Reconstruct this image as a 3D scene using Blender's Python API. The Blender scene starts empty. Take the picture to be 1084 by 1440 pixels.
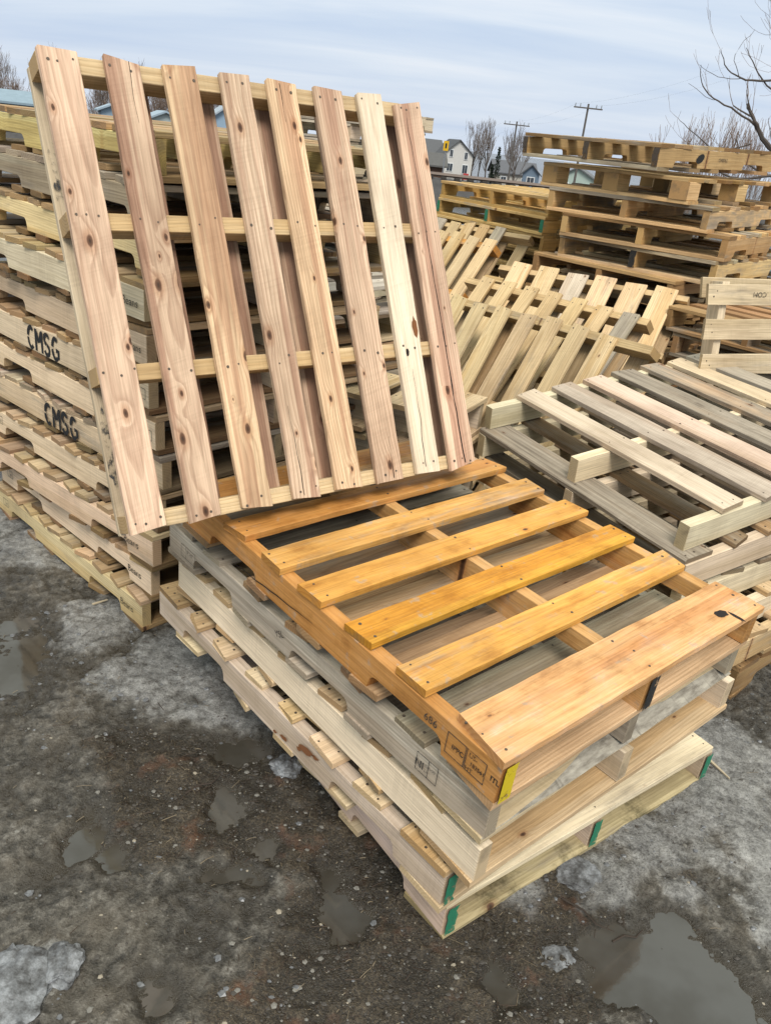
import bpy, bmesh, math, random
from math import radians, sin, cos, pi, sqrt, exp
from mathutils import Vector, Matrix, Euler, noise

random.seed(7)
RND = random.Random(11)
SC = bpy.context.scene
COL = SC.collection
IN = 0.0254

# ------------------------------------------------------------------ helpers
def link(o, parent=None):
    COL.objects.link(o)
    if parent is not None:
        o.parent = parent
    return o

def mesh_obj(name, me, parent=None, loc=(0, 0, 0), rot=(0, 0, 0), tint=None):
    o = bpy.data.objects.new(name, me)
    link(o, parent)
    o.location = loc
    o.rotation_euler = rot
    if tint is not None:
        o.color = (tint[0], tint[1], tint[2], 1)
    return o

def from_data(name, verts, faces, mats, fm=None, smooth=False):
    me = bpy.data.meshes.new(name)
    me.from_pydata(verts, [], faces)
    for m in (mats if isinstance(mats, (list, tuple)) else [mats]):
        me.materials.append(m)
    if fm:
        me.polygons.foreach_set('material_index', fm)
    if smooth:
        me.polygons.foreach_set('use_smooth', [True] * len(me.polygons))
    me.update()
    return me

def tag(o, label=None, cat=None, group=None, kind=None):
    if label: o['label'] = label
    if cat: o['category'] = cat
    if group: o['group'] = group
    if kind: o['kind'] = kind
    return o

def empty(name, loc, rot=(0, 0, 0)):
    o = bpy.data.objects.new(name, None)
    o.empty_display_size = 0.1
    COL.objects.link(o)
    o.location = loc
    o.rotation_euler = rot
    return o

class MB:
    """collects simple solids into one mesh"""
    def __init__(s): s.v = []; s.f = []; s.m = []
    def add(s, vs, fs, mi=0):
        b = len(s.v); s.v += [tuple(v) for v in vs]
        s.f += [[b + i for i in f] for f in fs]; s.m += [mi] * len(fs)
    def box(s, c, d, M=None, mi=0):
        x, y, z = d[0] / 2, d[1] / 2, d[2] / 2
        vs = [Vector((i * x, j * y, k * z)) for i in (-1, 1) for j in (-1, 1) for k in (-1, 1)]
        if M is not None: vs = [M @ v for v in vs]
        vs = [v + Vector(c) for v in vs]
        s.add(vs, [(0, 1, 3, 2), (4, 6, 7, 5), (0, 4, 5, 1), (2, 3, 7, 6), (0, 2, 6, 4), (1, 5, 7, 3)], mi)
    def tube(s, pts, rad, n=5, mi=0, cap=True):
        pts = [Vector(p) for p in pts]; rings = []
        for i, p in enumerate(pts):
            d = (pts[min(i + 1, len(pts) - 1)] - pts[max(i - 1, 0)]).normalized()
            a = Vector((0, 0, 1)) if abs(d.z) < .9 else Vector((1, 0, 0))
            u = d.cross(a).normalized(); w = d.cross(u)
            r = rad[i] if isinstance(rad, (list, tuple)) else rad
            rings.append([p + (u * cos(2 * pi * k / n) + w * sin(2 * pi * k / n)) * r for k in range(n)])
        vs = [v for r in rings for v in r]; fs = []
        for i in range(len(pts) - 1):
            for k in range(n):
                fs.append((i * n + k, i * n + (k + 1) % n, (i + 1) * n + (k + 1) % n, (i + 1) * n + k))
        if cap:
            fs.append(tuple(range(n))[::-1]); fs.append(tuple((len(pts) - 1) * n + k for k in range(n)))
        s.add(vs, fs, mi)
    def build(s, name, mats, parent=None, loc=(0, 0, 0), rot=(0, 0, 0), tint=None, smooth=False):
        return mesh_obj(name, from_data(name, s.v, s.f, mats, s.m, smooth), parent, loc, rot, tint)

# ------------------------------------------------------------------ node helpers
class NT:
    def __init__(s, mat):
        s.t = mat.node_tree; s.t.nodes.clear()
    def n(s, typ, **kw):
        nd = s.t.nodes.new(typ)
        for k, v in kw.items():
            setattr(nd, k, v)
        return nd
    def put(s, sock, val):
        if val is None: return
        if isinstance(val, bpy.types.NodeSocket): s.t.links.new(val, sock)
        else: sock.default_value = val
    def math(s, op, a, b=None, c=None, clamp=False):
        nd = s.n('ShaderNodeMath', operation=op, use_clamp=clamp)
        s.put(nd.inputs[0], a); s.put(nd.inputs[1], b); s.put(nd.inputs[2], c)
        return nd.outputs[0]
    def vmath(s, op, a, b=None):
        nd = s.n('ShaderNodeVectorMath', operation=op)
        s.put(nd.inputs[0], a); s.put(nd.inputs[1], b)
        return nd.outputs[0]
    def comb(s, x, y, z):
        nd = s.n('ShaderNodeCombineXYZ')
        for i, v in enumerate((x, y, z)): s.put(nd.inputs[i], v)
        return nd.outputs[0]
    def sep(s, v):
        nd = s.n('ShaderNodeSeparateXYZ'); s.put(nd.inputs[0], v); return nd.outputs
    def noise(s, vec, scale=1., detail=3., rough=.5, dist=0., out='Fac'):
        nd = s.n('ShaderNodeTexNoise'); s.put(nd.inputs['Vector'], vec)
        nd.inputs['Scale'].default_value = scale; nd.inputs['Detail'].default_value = detail
        nd.inputs['Roughness'].default_value = rough; nd.inputs['Distortion'].default_value = dist
        return nd.outputs[out]
    def step(s, v, a, b, lo=0., hi=1.):
        nd = s.n('ShaderNodeMapRange', interpolation_type='SMOOTHSTEP', clamp=True)
        s.put(nd.inputs[0], v)
        for i, x in ((1, a), (2, b), (3, lo), (4, hi)): s.put(nd.inputs[i], x)
        return nd.outputs[0]
    def mix(s, f, a, b, mode='MIX'):
        nd = s.n('ShaderNodeMix', data_type='RGBA', blend_type=mode, clamp_factor=True)
        s.put(nd.inputs[0], f); s.put(nd.inputs[6], a); s.put(nd.inputs[7], b)
        return nd.outputs[2]
    def ramp(s, f, stops, interp='LINEAR'):
        nd = s.n('ShaderNodeValToRGB'); cr = nd.color_ramp; cr.interpolation = interp
        while len(cr.elements) < len(stops): cr.elements.new(.5)
        for e, (p, c) in zip(cr.elements, stops):
            e.position = p; e.color = c if len(c) == 4 else (*c, 1)
        s.put(nd.inputs[0], f); return nd.outputs[0]
    def surf(s, color, rough=.7, bump=None, bdist=.002, bstr=.5, spec=.3, metallic=0., **kw):
        p = s.n('ShaderNodeBsdfPrincipled'); o = s.n('ShaderNodeOutputMaterial')
        s.put(p.inputs['Base Color'], color); s.put(p.inputs['Roughness'], rough)
        p.inputs['Specular IOR Level'].default_value = spec; p.inputs['Metallic'].default_value = metallic
        for k, v in kw.items(): s.put(p.inputs[k.replace('_', ' ')], v)
        if bump is not None:
            b = s.n('ShaderNodeBump'); b.inputs['Strength'].default_value = bstr; b.inputs['Distance'].default_value = bdist
            s.put(b.inputs['Height'], bump); s.t.links.new(b.outputs[0], p.inputs['Normal'])
        s.t.links.new(p.outputs[0], o.inputs[0]); return p

def rgb(*c): return (c[0], c[1], c[2], 1.)

def new_mat(name):
    m = bpy.data.materials.new(name); m.use_nodes = True
    return m, NT(m)

def wood(name, sap, late, heart, heart_amt=.3, grey=0., ring=.006, ringc=.5, knots=.6, stain=.25, fuzzy=.5, rough=.75, mould=0., gsc=1., edge=0., kden=1., blotch=0.):
    """sawn timber: growth rings cut by the board, heartwood bands, knots, fibre, weathering and dirt.
    The object colour tints it, the object's random number shifts it."""
    m, t = new_mat(name)
    tc = t.n('ShaderNodeTexCoord'); oi = t.n('ShaderNodeObjectInfo')
    P = tc.outputs['Object']; r = oi.outputs['Random']
    r2 = t.math('FRACT', t.math('MULTIPLY', r, 37.31)); r3 = t.math('FRACT', t.math('MULTIPLY', r, 91.7))
    off = t.comb(t.math('MULTIPLY', r, 41.), t.math('MULTIPLY', r2, 23.), t.math('MULTIPLY', r3, 17.))
    x, y, z = t.sep(P)
    Q = t.vmath('ADD', P, off)
    # knots : cells stretched along the grain
    kv = t.vmath('MULTIPLY', Q, (4.3 * kden, 8.2 * kden, 1.))
    vo = t.n('ShaderNodeTexVoronoi', feature='F1', voronoi_dimensions='2D'); vo.inputs['Scale'].default_value = 1.
    t.put(vo.inputs['Vector'], kv)
    kd = vo.outputs['Distance']
    kc = t.sep(vo.outputs['Color'])[0]
    kr = t.math('MULTIPLY', t.math('MAXIMUM', t.math('SUBTRACT', kc, 1. - knots), 0.), .115)      # radius of this cell's knot
    kn = t.math('DIVIDE', t.math('ADD', kd, t.math('MULTIPLY', t.math('SUBTRACT', t.noise(t.vmath('MULTIPLY', Q, (60., 90., 60.)), 1., 2., .5), .5), .03)), t.math('ADD', kr, .006))
    kon = t.step(kr, .012, .03)
    kmask = t.math('MULTIPLY', t.step(kn, .6, 1.0, 1., 0.), kon)
    kring = t.math('MULTIPLY', t.step(kn, 1.0, 2.4, 1., 0.), kon)
    swirl = t.math('MULTIPLY', t.math('EXPONENT', t.math('MULTIPLY', t.math('MULTIPLY', kn, kn), -.16)), t.math('MULTIPLY', kon, .011))
    # growth rings
    warp = t.noise(t.vmath('MULTIPLY', Q, (1.3, 5., 5.)), 1., 2., .5)
    warp2 = t.noise(t.vmath('MULTIPLY', Q, (5., 22., 22.)), 1., 2., .5)
    cy = t.math('MULTIPLY', t.math('SUBTRACT', r2, .5), .13)
    cz = t.math('ADD', t.math('MULTIPLY', r3, -.07), -.012)
    ty = t.math('MULTIPLY', x, t.math('MULTIPLY', t.math('SUBTRACT', r3, .5), .05))
    tz = t.math('MULTIPLY', x, t.math('MULTIPLY', t.math('SUBTRACT', r, .5), .07))
    yy = t.math('SUBTRACT', t.math('ADD', y, ty), cy); zz = t.math('SUBTRACT', t.math('ADD', z, tz), cz)
    rad = t.math('SQRT', t.math('ADD', t.math('MULTIPLY', yy, yy), t.math('MULTIPLY', zz, zz)))
    rad = t.math('ADD', rad, t.math('MULTIPLY', warp, .035)); rad = t.math('ADD', rad, t.math('MULTIPLY', warp2, .004))
    rad = t.math('ADD', rad, swirl)
    fr = t.math('FRACT', t.math('DIVIDE', rad, ring))
    ringf = t.ramp(fr, [(0, rgb(0, 0, 0)), (.45, rgb(.12, .12, .12)), (.86, rgb(1, 1, 1)), (.97, rgb(.6, .6, .6)), (1, rgb(0, 0, 0))])
    band = t.noise(t.vmath('MULTIPLY', Q, (.35, 19., 19.)), 1., 3., .55)
    fibre = t.noise(t.vmath('MULTIPLY', Q, (6., 230., 230.)), 1., 3., .65)
    fibre2 = t.noise(t.vmath('MULTIPLY', Q, (2.2, 70., 70.)), 1., 3., .6)
    # heart / sap
    he = t.math('ADD', t.math('MULTIPLY', rad, -9.), t.math('MULTIPLY', band, 1.5))
    he = t.math('ADD', he, t.math('MULTIPLY', r, .5))
    hf = t.step(he, .55 - heart_amt, .72 - heart_amt)
    col = t.mix(hf, sap, heart)
    if edge > 0:
        sg = t.math('SIGN', t.math('SUBTRACT', r2, .5))
        ey = t.math('ADD', t.math('MULTIPLY', y, sg), t.math('MULTIPLY', t.math('SUBTRACT', t.noise(t.vmath('MULTIPLY', Q, (1.1, 4., 4.)), 1., 3., .5), .5), .022))
        ef0 = t.math('MULTIPLY', t.step(ey, t.math('ADD', .020, t.math('MULTIPLY', r3, .016)), t.math('ADD', .024, t.math('MULTIPLY', r3, .016))), edge)
        col = t.mix(ef0, col, tuple(min(.86, c * 1.10) for c in sap[:3]) + (1.,))
    col = t.mix(t.math('MULTIPLY', ringf, t.math('MULTIPLY', t.step(fibre2, .2, .6, .5, 1.), ringc)), col, late)
    col = t.mix(t.math('MULTIPLY', t.step(band, .5, .78), .35), col, late)
    # tint by object colour
    col = t.mix(1., col, oi.outputs['Color'], 'MULTIPLY')
    # weathering to silver grey
    blot = t.noise(t.vmath('MULTIPLY', Q, (2.4, 13., 13.)), 1., 4., .62)
    blot2 = t.noise(Q, 9., 5., .62)
    if grey > 0:
        gf = t.step(t.math('ADD', t.math('ADD', blot, t.math('MULTIPLY', r3, .3)), t.math('MULTIPLY', blot2, .25)), .92 - grey, 1.18 - grey)
        gcol = t.mix(t.math('ADD', t.math('MULTIPLY', fibre2, .65), t.math('MULTIPLY', blot2, .4)), rgb(.10 * gsc, .082 * gsc, .062 * gsc), rgb(.53 * gsc, .445 * gsc, .345 * gsc))
        col = t.mix(t.math('MULTIPLY', gf, .88), col, gcol)
    if mould > 0:
        mf = t.step(t.noise(Q, 7., 6., .7), .62 - mould * .2, .75 - mould * .15)
        col = t.mix(t.math('MULTIPLY', mf, .75), col, rgb(.10, .085, .04))
    lv = t.noise(t.comb(t.math('ADD', t.math('MULTIPLY', x, 2.1), t.math('MULTIPLY', r, 61.)), t.math('MULTIPLY', y, 5.), r3), 1., 4., .6)
    col = t.mix(1., col, t.ramp(lv, [(.28, rgb(.70, .67, .65)), (.5, rgb(1, 1, 1)), (.72, rgb(1.12, 1.12, 1.13))]), 'MULTIPLY')
    if blotch > 0:                                              # uneven soaked-in stain: pale scuffs and deep patches
        b1 = t.noise(t.vmath('MULTIPLY', Q, (7., 16., 16.)), 1., 5., .62)
        col = t.mix(blotch, col, t.mix(1., col, t.ramp(b1, [(.30, rgb(.62, .52, .42)), (.46, rgb(.98, .97, .95)), (.60, rgb(1.04, 1.08, 1.25)), (.72, rgb(1.12, 1.3, 2.0))]), 'MULTIPLY'))
        gs = t.step(t.math('ADD', t.noise(Q, 26., 4., .6), t.math('MULTIPLY', b1, .4)), .80, .92, 0., .45)
        col = t.mix(gs, col, rgb(.40, .36, .31))
    # fibre streaks
    col = t.mix(1., col, t.ramp(fibre, [(.25, rgb(.72, .70, .68)), (.6, rgb(1.05, 1.05, 1.05))]), 'MULTIPLY')
    col = t.mix(fuzzy, col, t.mix(1., col, t.ramp(fibre2, [(.25, rgb(.66, .63, .6)), (.55, rgb(1.06, 1.06, 1.06))]), 'MULTIPLY'))
    # saw marks across the grain
    sm = t.noise(t.vmath('MULTIPLY', t.vmath('ADD', Q, t.comb(t.math('MULTIPLY', y, .25), 0., 0.)), (150., 3., 3.)), 1., 1., .5)
    col = t.mix(t.step(blot2, .45, .62, 0., .35), col, t.mix(1., col, t.ramp(sm, [(.35, rgb(.8, .79, .78)), (.6, rgb(1.03, 1.03, 1.03))]), 'MULTIPLY'))
    # knots
    col = t.mix(t.math('MULTIPLY', kring, .42), col, t.mix(1., col, rgb(.62, .40, .27), 'MULTIPLY'))
    col = t.mix(t.math('MULTIPLY', kmask, .92), col, t.mix(t.step(kn, .1, .6), rgb(.030, .014, .009), rgb(.115, .052, .028)))
    # dirt
    sf = t.step(t.noise(t.vmath('MULTIPLY', Q, (3., 6., 6.)), 1., 5., .68), .60, .78)
    col = t.mix(t.math('MULTIPLY', sf, stain), col, t.mix(1., col, rgb(.28, .25, .23), 'MULTIPLY'))
    # sawn ends
    nx = t.math('ABSOLUTE', t.sep(tc.outputs['Normal'])[0])
    ef = t.step(nx, .5, .85)
    ecol = t.mix(1., t.mix(t.math('MULTIPLY', ringf, .55), t.mix(.4, sap, late), late), t.mix(1., oi.outputs['Color'], rgb(.80, .76, .70), 'MULTIPLY'), 'MULTIPLY')
    ecol = t.mix(t.step(blot2, .5, .7, 0., .55), ecol, rgb(.14, .11, .08))
    col = t.mix(ef, col, ecol)
    bh = t.math('ADD', t.math('MULTIPLY', fibre, .5), t.math('ADD', t.math('MULTIPLY', fibre2, .7), t.math('MULTIPLY', ringf, .25)))
    bh = t.math('SUBTRACT', bh, t.math('MULTIPLY', kmask, .5))
    t.surf(col, t.step(fibre2, .3, .7, rough - .1, rough + .1), bh, .0016, .55, .28)
    return m

def plain(name, c, rough=.6, metallic=0., spec=.4, var=.25, scale=8.):
    m, t = new_mat(name)
    tc = t.n('ShaderNodeTexCoord')
    n = t.noise(tc.outputs['Object'], scale, 5., .6)
    col = t.mix(n, rgb(*(k * (1 - var) for k in c)), rgb(*(min(1, k * (1 + var)) for k in c)))
    t.surf(col, rough, n, .002, .2, spec, metallic)
    return m

def ink_mat(name, c, wear=.45, scale=90.):
    m, t = new_mat(name)
    tc = t.n('ShaderNodeTexCoord')
    n = t.noise(tc.outputs['Object'], scale, 4., .7)
    n2 = t.noise(tc.outputs['Object'], scale * .2, 3., .6)
    f = t.step(t.math('ADD', t.math('MULTIPLY', n, .6), t.math('MULTIPLY', n2, .5)), wear - .05, wear + .12)
    b = t.n('ShaderNodeBsdfPrincipled'); b.inputs['Base Color'].default_value = rgb(*c); b.inputs['Roughness'].default_value = .8
    tr = t.n('ShaderNodeBsdfTransparent'); mx = t.n('ShaderNodeMixShader'); o = t.n('ShaderNodeOutputMaterial')
    t.put(mx.inputs[0], f); t.t.links.new(tr.outputs[0], mx.inputs[1]); t.t.links.new(b.outputs[0], mx.inputs[2])
    t.t.links.new(mx.outputs[0], o.inputs[0])
    return m

W = {}
W['cedar'] = wood('cedar_wood', rgb(.78, .61, .44), rgb(.34, .195, .125), rgb(.58, .39, .275), .62, 0., .0085, .50, .95, .16, .6, edge=.95, kden=1.3)
W['pine'] = wood('pine_wood', rgb(.68, .525, .335), rgb(.42, .27, .13), rgb(.60, .43, .24), .25, .06, .0075, .42, .42, .28, .45)
W['amber'] = wood('amber_wood', rgb(.69, .365, .112), rgb(.42, .17, .04), rgb(.62, .285, .078), .35, .03, .011, .22, .45, .55, .32, rough=.55, blotch=.8)
W['pale'] = wood('pale_wood', rgb(.75, .625, .46), rgb(.50, .39, .24), rgb(.65, .53, .37), .2, .03, .008, .28, .28, .16, .3)
W['grey'] = wood('weathered_wood', rgb(.52, .43, .31), rgb(.25, .19, .13), rgb(.44, .345, .24), .3, .34, .0075, .5, .5, .65, .9, gsc=.98)
W['silver'] = wood('silvered_wood', rgb(.58, .52, .43), rgb(.30, .25, .19), rgb(.50, .42, .33), .25, .26, .0085, .42, .40, .32, .6, gsc=1.22)
W['brown'] = wood('brown_wood', rgb(.40, .27, .145), rgb(.20, .12, .06), rgb(.33, .21, .11), .35, .12, .0075, .5, .5, .45, .6)
W['mossy'] = wood('mossy_wood', rgb(.50, .42, .22), rgb(.30, .23, .10), rgb(.42, .34, .16), .3, .05, .008, .4, .5, .5, .5, mould=.6)
NAIL = plain('nail_steel', (.13, .10, .075), .55, .5)
INK = ink_mat('black_stencil_ink', (.012, .012, .013), .36, 60.)
INKT = ink_mat('black_stamp_ink', (.025, .022, .02), .42, 160.)
INKB = ink_mat('faded_stamp_ink', (.05, .045, .04), .42, 120.)
GREEN = ink_mat('green_paint', (.02, .19, .10), .44, 110.)
YELLOW = ink_mat('yellow_paint', (.68, .50, .012), .43, 110.)
BLACKP = ink_mat('black_paint', (.02, .019, .018), .42, 90.)
BLUE = ink_mat('blue_paint', (.03, .08, .33), .36, 60.)
HOLE = plain('knot_hole_bark', (.02, .014, .011), .9)
RED = plain('bark_stain', (.22, .085, .03), .9)

m, t = new_mat('inner_bark')
tc = t.n('ShaderNodeTexCoord'); P = tc.outputs['Object']
n = t.noise(t.vmath('MULTIPLY', P, (14., 60., 60.)), 1., 5., .65); n2 = t.noise(t.vmath('MULTIPLY', P, (45., 8., 8.)), 1., 3., .6)
t.surf(t.mix(t.step(n2, .56, .70, 0., .45), t.ramp(n, [(.3, rgb(.16, .135, .105)), (.5, rgb(.36, .32, .26)), (.68, rgb(.52, .47, .38))]), rgb(.08, .066, .05)), .85, n, .003, .6, .2)
WANE = m
# ------------------------------------------------------------------ timber meshes
def board_mesh(L, Wd, T, seed=0, seg=14, nails=None, wane=0., bow=0., cham=.0016, split=None, holes=(), mat=None, rag=0.):
    """board along X, width Y, thickness Z, centred. nails: list of (x, y) on the top face."""
    rr = random.Random(seed)
    vs, fs, fm = [], [], []
    hw, ht = Wd / 2, T / 2
    ph = [rr.uniform(0, 100) for _ in range(6)]
    n = max(1, seg)
    e0, e1 = rr.uniform(-.006, .006), rr.uniform(-.006, .006)
    ch0 = (rr.choice((-1, 1)), rr.uniform(.004, .016) if rr.random() < .4 else 0); ch1 = (rr.choice((-1, 1)), rr.uniform(.004, .016) if rr.random() < .4 else 0)
    for i in range(n + 1):
        u = i / n; x = -L / 2 + L * u
        def nz(k, f, a): return a * noise.noise(Vector((x * f + ph[k], ph[(k + 1) % 6], 0.3)))
        ya = -hw + nz(0, 6, .0022) + nz(1, 31, .0011); yb = hw + nz(2, 6, .0022) + nz(3, 31, .0011)
        zc = nz(4, 1.3, .004) * (1 if seg > 4 else 0) + bow * (4 * (u - .5) ** 2 - .5) * 1.
        tw = nz(5, 1.1, .02) if seg > 4 else 0
        c = cham * (1 + nz(1, 40, .9))
        wn = max(0., wane * (.55 + 1.5 * noise.noise(Vector((x * 3 + ph[2], 7.1, ph[3]))))) if wane else 0.
        wz = wn * .62
        prof = [(ya, -ht + c), (ya + c, -ht), (yb - c, -ht), (yb, -ht + c), (yb, ht - c), (yb - c, ht),
                (ya + c + wn, ht), (ya, ht - c - min(wz, T * .8))]
        xx = x
        for (py, pz) in prof:
            ex = 0
            if i == 0: ex = e0 * (py / hw) + rr.uniform(-rag, rag)
            if i == n: ex = e1 * (py / hw) + rr.uniform(-rag, rag)
            if seg > 4 and i == 0 and py * ch0[0] > hw * .7: ex += ch0[1]
            if seg > 4 and i == n and py * ch1[0] > hw * .7: ex -= ch1[1]
            vs.append((xx + ex, py, pz + zc + tw * py))
    for i in range(n):
        for k in range(8):
            a = i * 8 + k; b = i * 8 + (k + 1) % 8
            fs.append((a, a + 8, b + 8, b)); fm.append(4 if (wane > .02 and k == 6) else 0)
    fs.append(tuple(range(8))); fs.append(tuple(n * 8 + k for k in range(7, -1, -1)))
    fm += [0, 0]
    def surf_z(x):
        u = (x + L / 2) / L
        j = min(n - 1, max(0, int(u * n))); w = u * n - j
        z0 = vs[j * 8 + 5][2] * .5 + vs[j * 8 + 6][2] * .5; z1 = vs[j * 8 + 13][2] * .5 + vs[j * 8 + 14][2] * .5
        return z0 * (1 - w) + z1 * w
    for (nx, ny) in (nails or []):
        nx += rr.uniform(-.011, .011); ny += rr.uniform(-.009, .009)
        zt = surf_z(nx) + rr.uniform(.0006, .0016)
        b = len(vs); rdd = rr.uniform(.0022, .0042)
        for k in range(7):
            vs.append((nx + rdd * cos(k * 2 * pi / 7), ny + rdd * sin(k * 2 * pi / 7), zt))
        for k in range(7):
            vs.append((nx + rdd * 1.05 * cos(k * 2 * pi / 7), ny + rdd * 1.05 * sin(k * 2 * pi / 7), zt - .003))
        fs.append(tuple(b + k for k in range(7))); fm.append(1)
        for k in range(7):
            fs.append((b + k, b + 7 + k, b + 7 + (k + 1) % 7, b + (k + 1) % 7)); fm.append(1)
    for (hx, hy, ra, rb, mi) in holes:                       # knot holes, bark: thin raised scabs
        zt = surf_z(hx) + .0011; b = len(vs); K = 13
        for k in range(K):
            q = 1 + .35 * noise.noise(Vector((k * 1.7, hx * 9, hy * 50)))
            vs.append((hx + ra * q * cos(2 * pi * k / K), hy + rb * q * sin(2 * pi * k / K), zt))
        fs.append(tuple(b + k for k in range(K))); fm.append(mi)
    if split:                                                # a crack: thin dark sliver on the top face
        (x0, x1, y0, y1, wd) = split; K = 26; b = len(vs)
        for k in range(K + 1):
            u = k / K; x = x0 + (x1 - x0) * u
            y = y0 + (y1 - y0) * u + .006 * noise.noise(Vector((x * 14, seed, 2)))
            w = wd * (.25 + u) * (.6 + .5 * noise.noise(Vector((x * 25, 5, seed))))
            zt = surf_z(x) + .0011
            vs.append((x, y - w / 2, zt)); vs.append((x, y + w / 2, zt))
        for k in range(K):
            a = b + 2 * k; fs.append((a, a + 2, a + 3, a + 1)); fm.append(2)
    return from_data('board', vs, fs, [mat, NAIL, HOLE, RED, WANE], fm)

def stringer_mesh(L, H, T, notches=(), nd=.038, seed=0, mat=None, fine=True):
    """stringer along X, height Z, thickness Y, centred; notches cut from below: list of (x0, x1)"""
    rr = random.Random(seed)
    out = []; hx, hz = L / 2, H / 2
    out.append((-hx, -hz))
    K = 4 if fine else 2
    for (a, b) in notches:
        dep = nd * rr.uniform(.9, 1.1); r = min(.022, dep * .7)
        out.append((a - .004, -hz))
        for k in range(K + 1):
            th = pi - (pi / 2) * k / K
            out.append((a + r + r * cos(th), -hz + dep - r + r * sin(th)))
        for k in range(K + 1):
            th = pi / 2 - (pi / 2) * k / K
            out.append((b - r + r * cos(th), -hz + dep - r + r * sin(th)))
        out.append((b + .004, -hz))
    out.append((hx, -hz)); out.append((hx, hz))
    ns = 14 if fine else 2
    for k in range(1, ns):
        out.append((hx - L * k / ns, hz))
    out.append((-hx, hz))
    ph = rr.uniform(0, 99)
    out = [(x + rr.uniform(-.0006, .0006), z + .0016 * noise.noise(Vector((x * 9 + ph, z * 5, 1.)))) for x, z in out]
    n = len(out); c = .0014; vs = []
    # chamfered prism: inner outline at full thickness, outer outline slightly in
    cx = 0
    def ins(o, d):
        res = []
        for i in range(n):
            p0 = Vector(o[i - 1]); p = Vector(o[i]); p1 = Vector(o[(i + 1) % n])
            a = (p - p0); b = (p1 - p)
            if a.length < 1e-9: a = b
            if b.length < 1e-9: b = a
            na = Vector((-a.y, a.x)).normalized(); nb = Vector((-b.y, b.x)).normalized()
            nn = (na + nb)
            if nn.length < .2: nn = na
            nn.normalize()
            q = p + nn * d / max(.5, nn.dot(na)); res.append((q.x, q.y))
        return res
    inn = ins(out, c)
    fs = []
    bowa = rr.uniform(-.003, .003)
    def yb(x): return bowa * (x / hx) ** 2 if fine else 0
    for (o, y) in ((inn, -T / 2), (out, -T / 2 + c), (out, T / 2 - c), (inn, T / 2)):
        for (x, z) in o: vs.append((x, y + yb(x), z))
    for r in range(3):
        for i in range(n):
            j = (i + 1) % n
            fs.append((r * n + i, r * n + j, (r + 1) * n + j, (r + 1) * n + i))
    fs.append(tuple(range(n))[::-1]); fs.append(tuple(3 * n + i for i in range(n)))
    me = from_data('stringer', vs, fs, [mat])
    bm = bmesh.new(); bm.from_mesh(me)
    bmesh.ops.triangulate(bm, faces=[f for f in bm.faces if len(f.verts) > 4])
    bmesh.ops.recalc_face_normals(bm, faces=bm.faces)
    bm.to_mesh(me); bm.free()
    return me

def jit(t, a, rr):
    k = 1 + rr.uniform(-a, a)
    return tuple(max(0., c * k * (1 + rr.uniform(-a, a) * .25)) for c in t)

TOP7 = [(0, 5.5), (8.75, 12.25), (15.5, 19), (22.25, 25.75), (29, 32.5), (35.75, 39.25), (42.5, 48)]
BOT5 = [(0, 5.5), (13.6, 17.1), (22.2, 25.8), (31, 34.5), (42.5, 48)]
NOTCH = [(6, 15), (33, 42)]

def pallet(label, loc, rot, L=48., Wd=40., top=TOP7, bot=BOT5, sx=None, sh=.089, sw=.036, bt=.0165, notch=NOTCH,
           mb='pine', ms='pine', tb=(1, 1, 1), ts=(1, 1, 1), var=.12, seg=10, fine=True, nails=True, seed=0, group=None,
           top_over=None, bot_over=None, str_over=None, cat='pallet', bmat=None):
    """stringer pallet; origin at its near left bottom corner, deck boards along X, stringers along Y.
    *_over: {index: dict of changes}"""
    rr = random.Random(1000 + seed)
    root = empty('wooden_pallet', loc, rot)
    tag(root, label, cat, group)
    L *= IN; Wd *= IN
    if sx is None: sx = [sw / 2 + .002, Wd / 2, Wd - sw / 2 - .002]
    zb = bt if bot else 0.
    parts = {'top': [], 'bot': [], 'str': []}
    for i, x in enumerate(sx):
        o = (str_over or {}).get(i, {})
        nt = [((a * IN - L / 2), (b * IN - L / 2)) for a, b in notch] if notch else ()
        hh = sh * o.get('h', 1)
        me = stringer_mesh(L * o.get('l', 1) - rr.uniform(0, .006), hh, sw, nt, .038, rr.random() * 1e4, W[o.get('m', ms)], fine)
        s = mesh_obj('stringer', me, root, (x, L / 2 + o.get('dy', 0), zb + sh / 2), (0, 0, pi / 2), jit(o.get('t', ts), var, rr))
        parts['str'].append(s)
    def deck(lst, z, key, over, nm, mm):
        for i, (a, b) in enumerate(lst):
            o = (over or {}).get(i, {})
            a_, b_ = a * IN, b * IN
            wd = b_ - a_
            bl = Wd * o.get('l', 1)
            nl = []
            if nails and key == 'top':
                for x in sx:
                    k = 3 if wd > .12 else 2
                    for q in range(k):
                        nl.append((x - Wd / 2, (q - (k - 1) / 2) * wd * (.62 if k == 2 else .36)))
            me = board_mesh(bl, wd, bt, rr.random() * 1e4, o.get('seg', seg), nl if o.get('l', 1) == 1 else [], o.get('wane', 0.), o.get('bow', rr.uniform(-.0015, .0015)),
                            .0016, o.get('split'), o.get('holes', ()), W[o.get('m', mm)], o.get('rag', .0012))
            ob = mesh_obj(nm, me, root, (Wd / 2 + o.get('dx', rr.uniform(-.004, .004)), (a_ + b_) / 2 + rr.uniform(-.004, .004), z + bt / 2 + .0004),
                          (o.get('rx', 0), o.get('ry', 0), o.get('rz', rr.uniform(-.006, .006))), jit(o.get('t', tb), var, rr))
            parts[key].append(ob)
    deck(top, zb + sh, 'top', top_over, 'deck_board', mb)
    if bot: deck(bot, 0., 'bot', bot_over, 'bottom_board', bmat or mb)
    root['parts_made'] = len(sx)
    del root['parts_made']
    return root, parts

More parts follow.
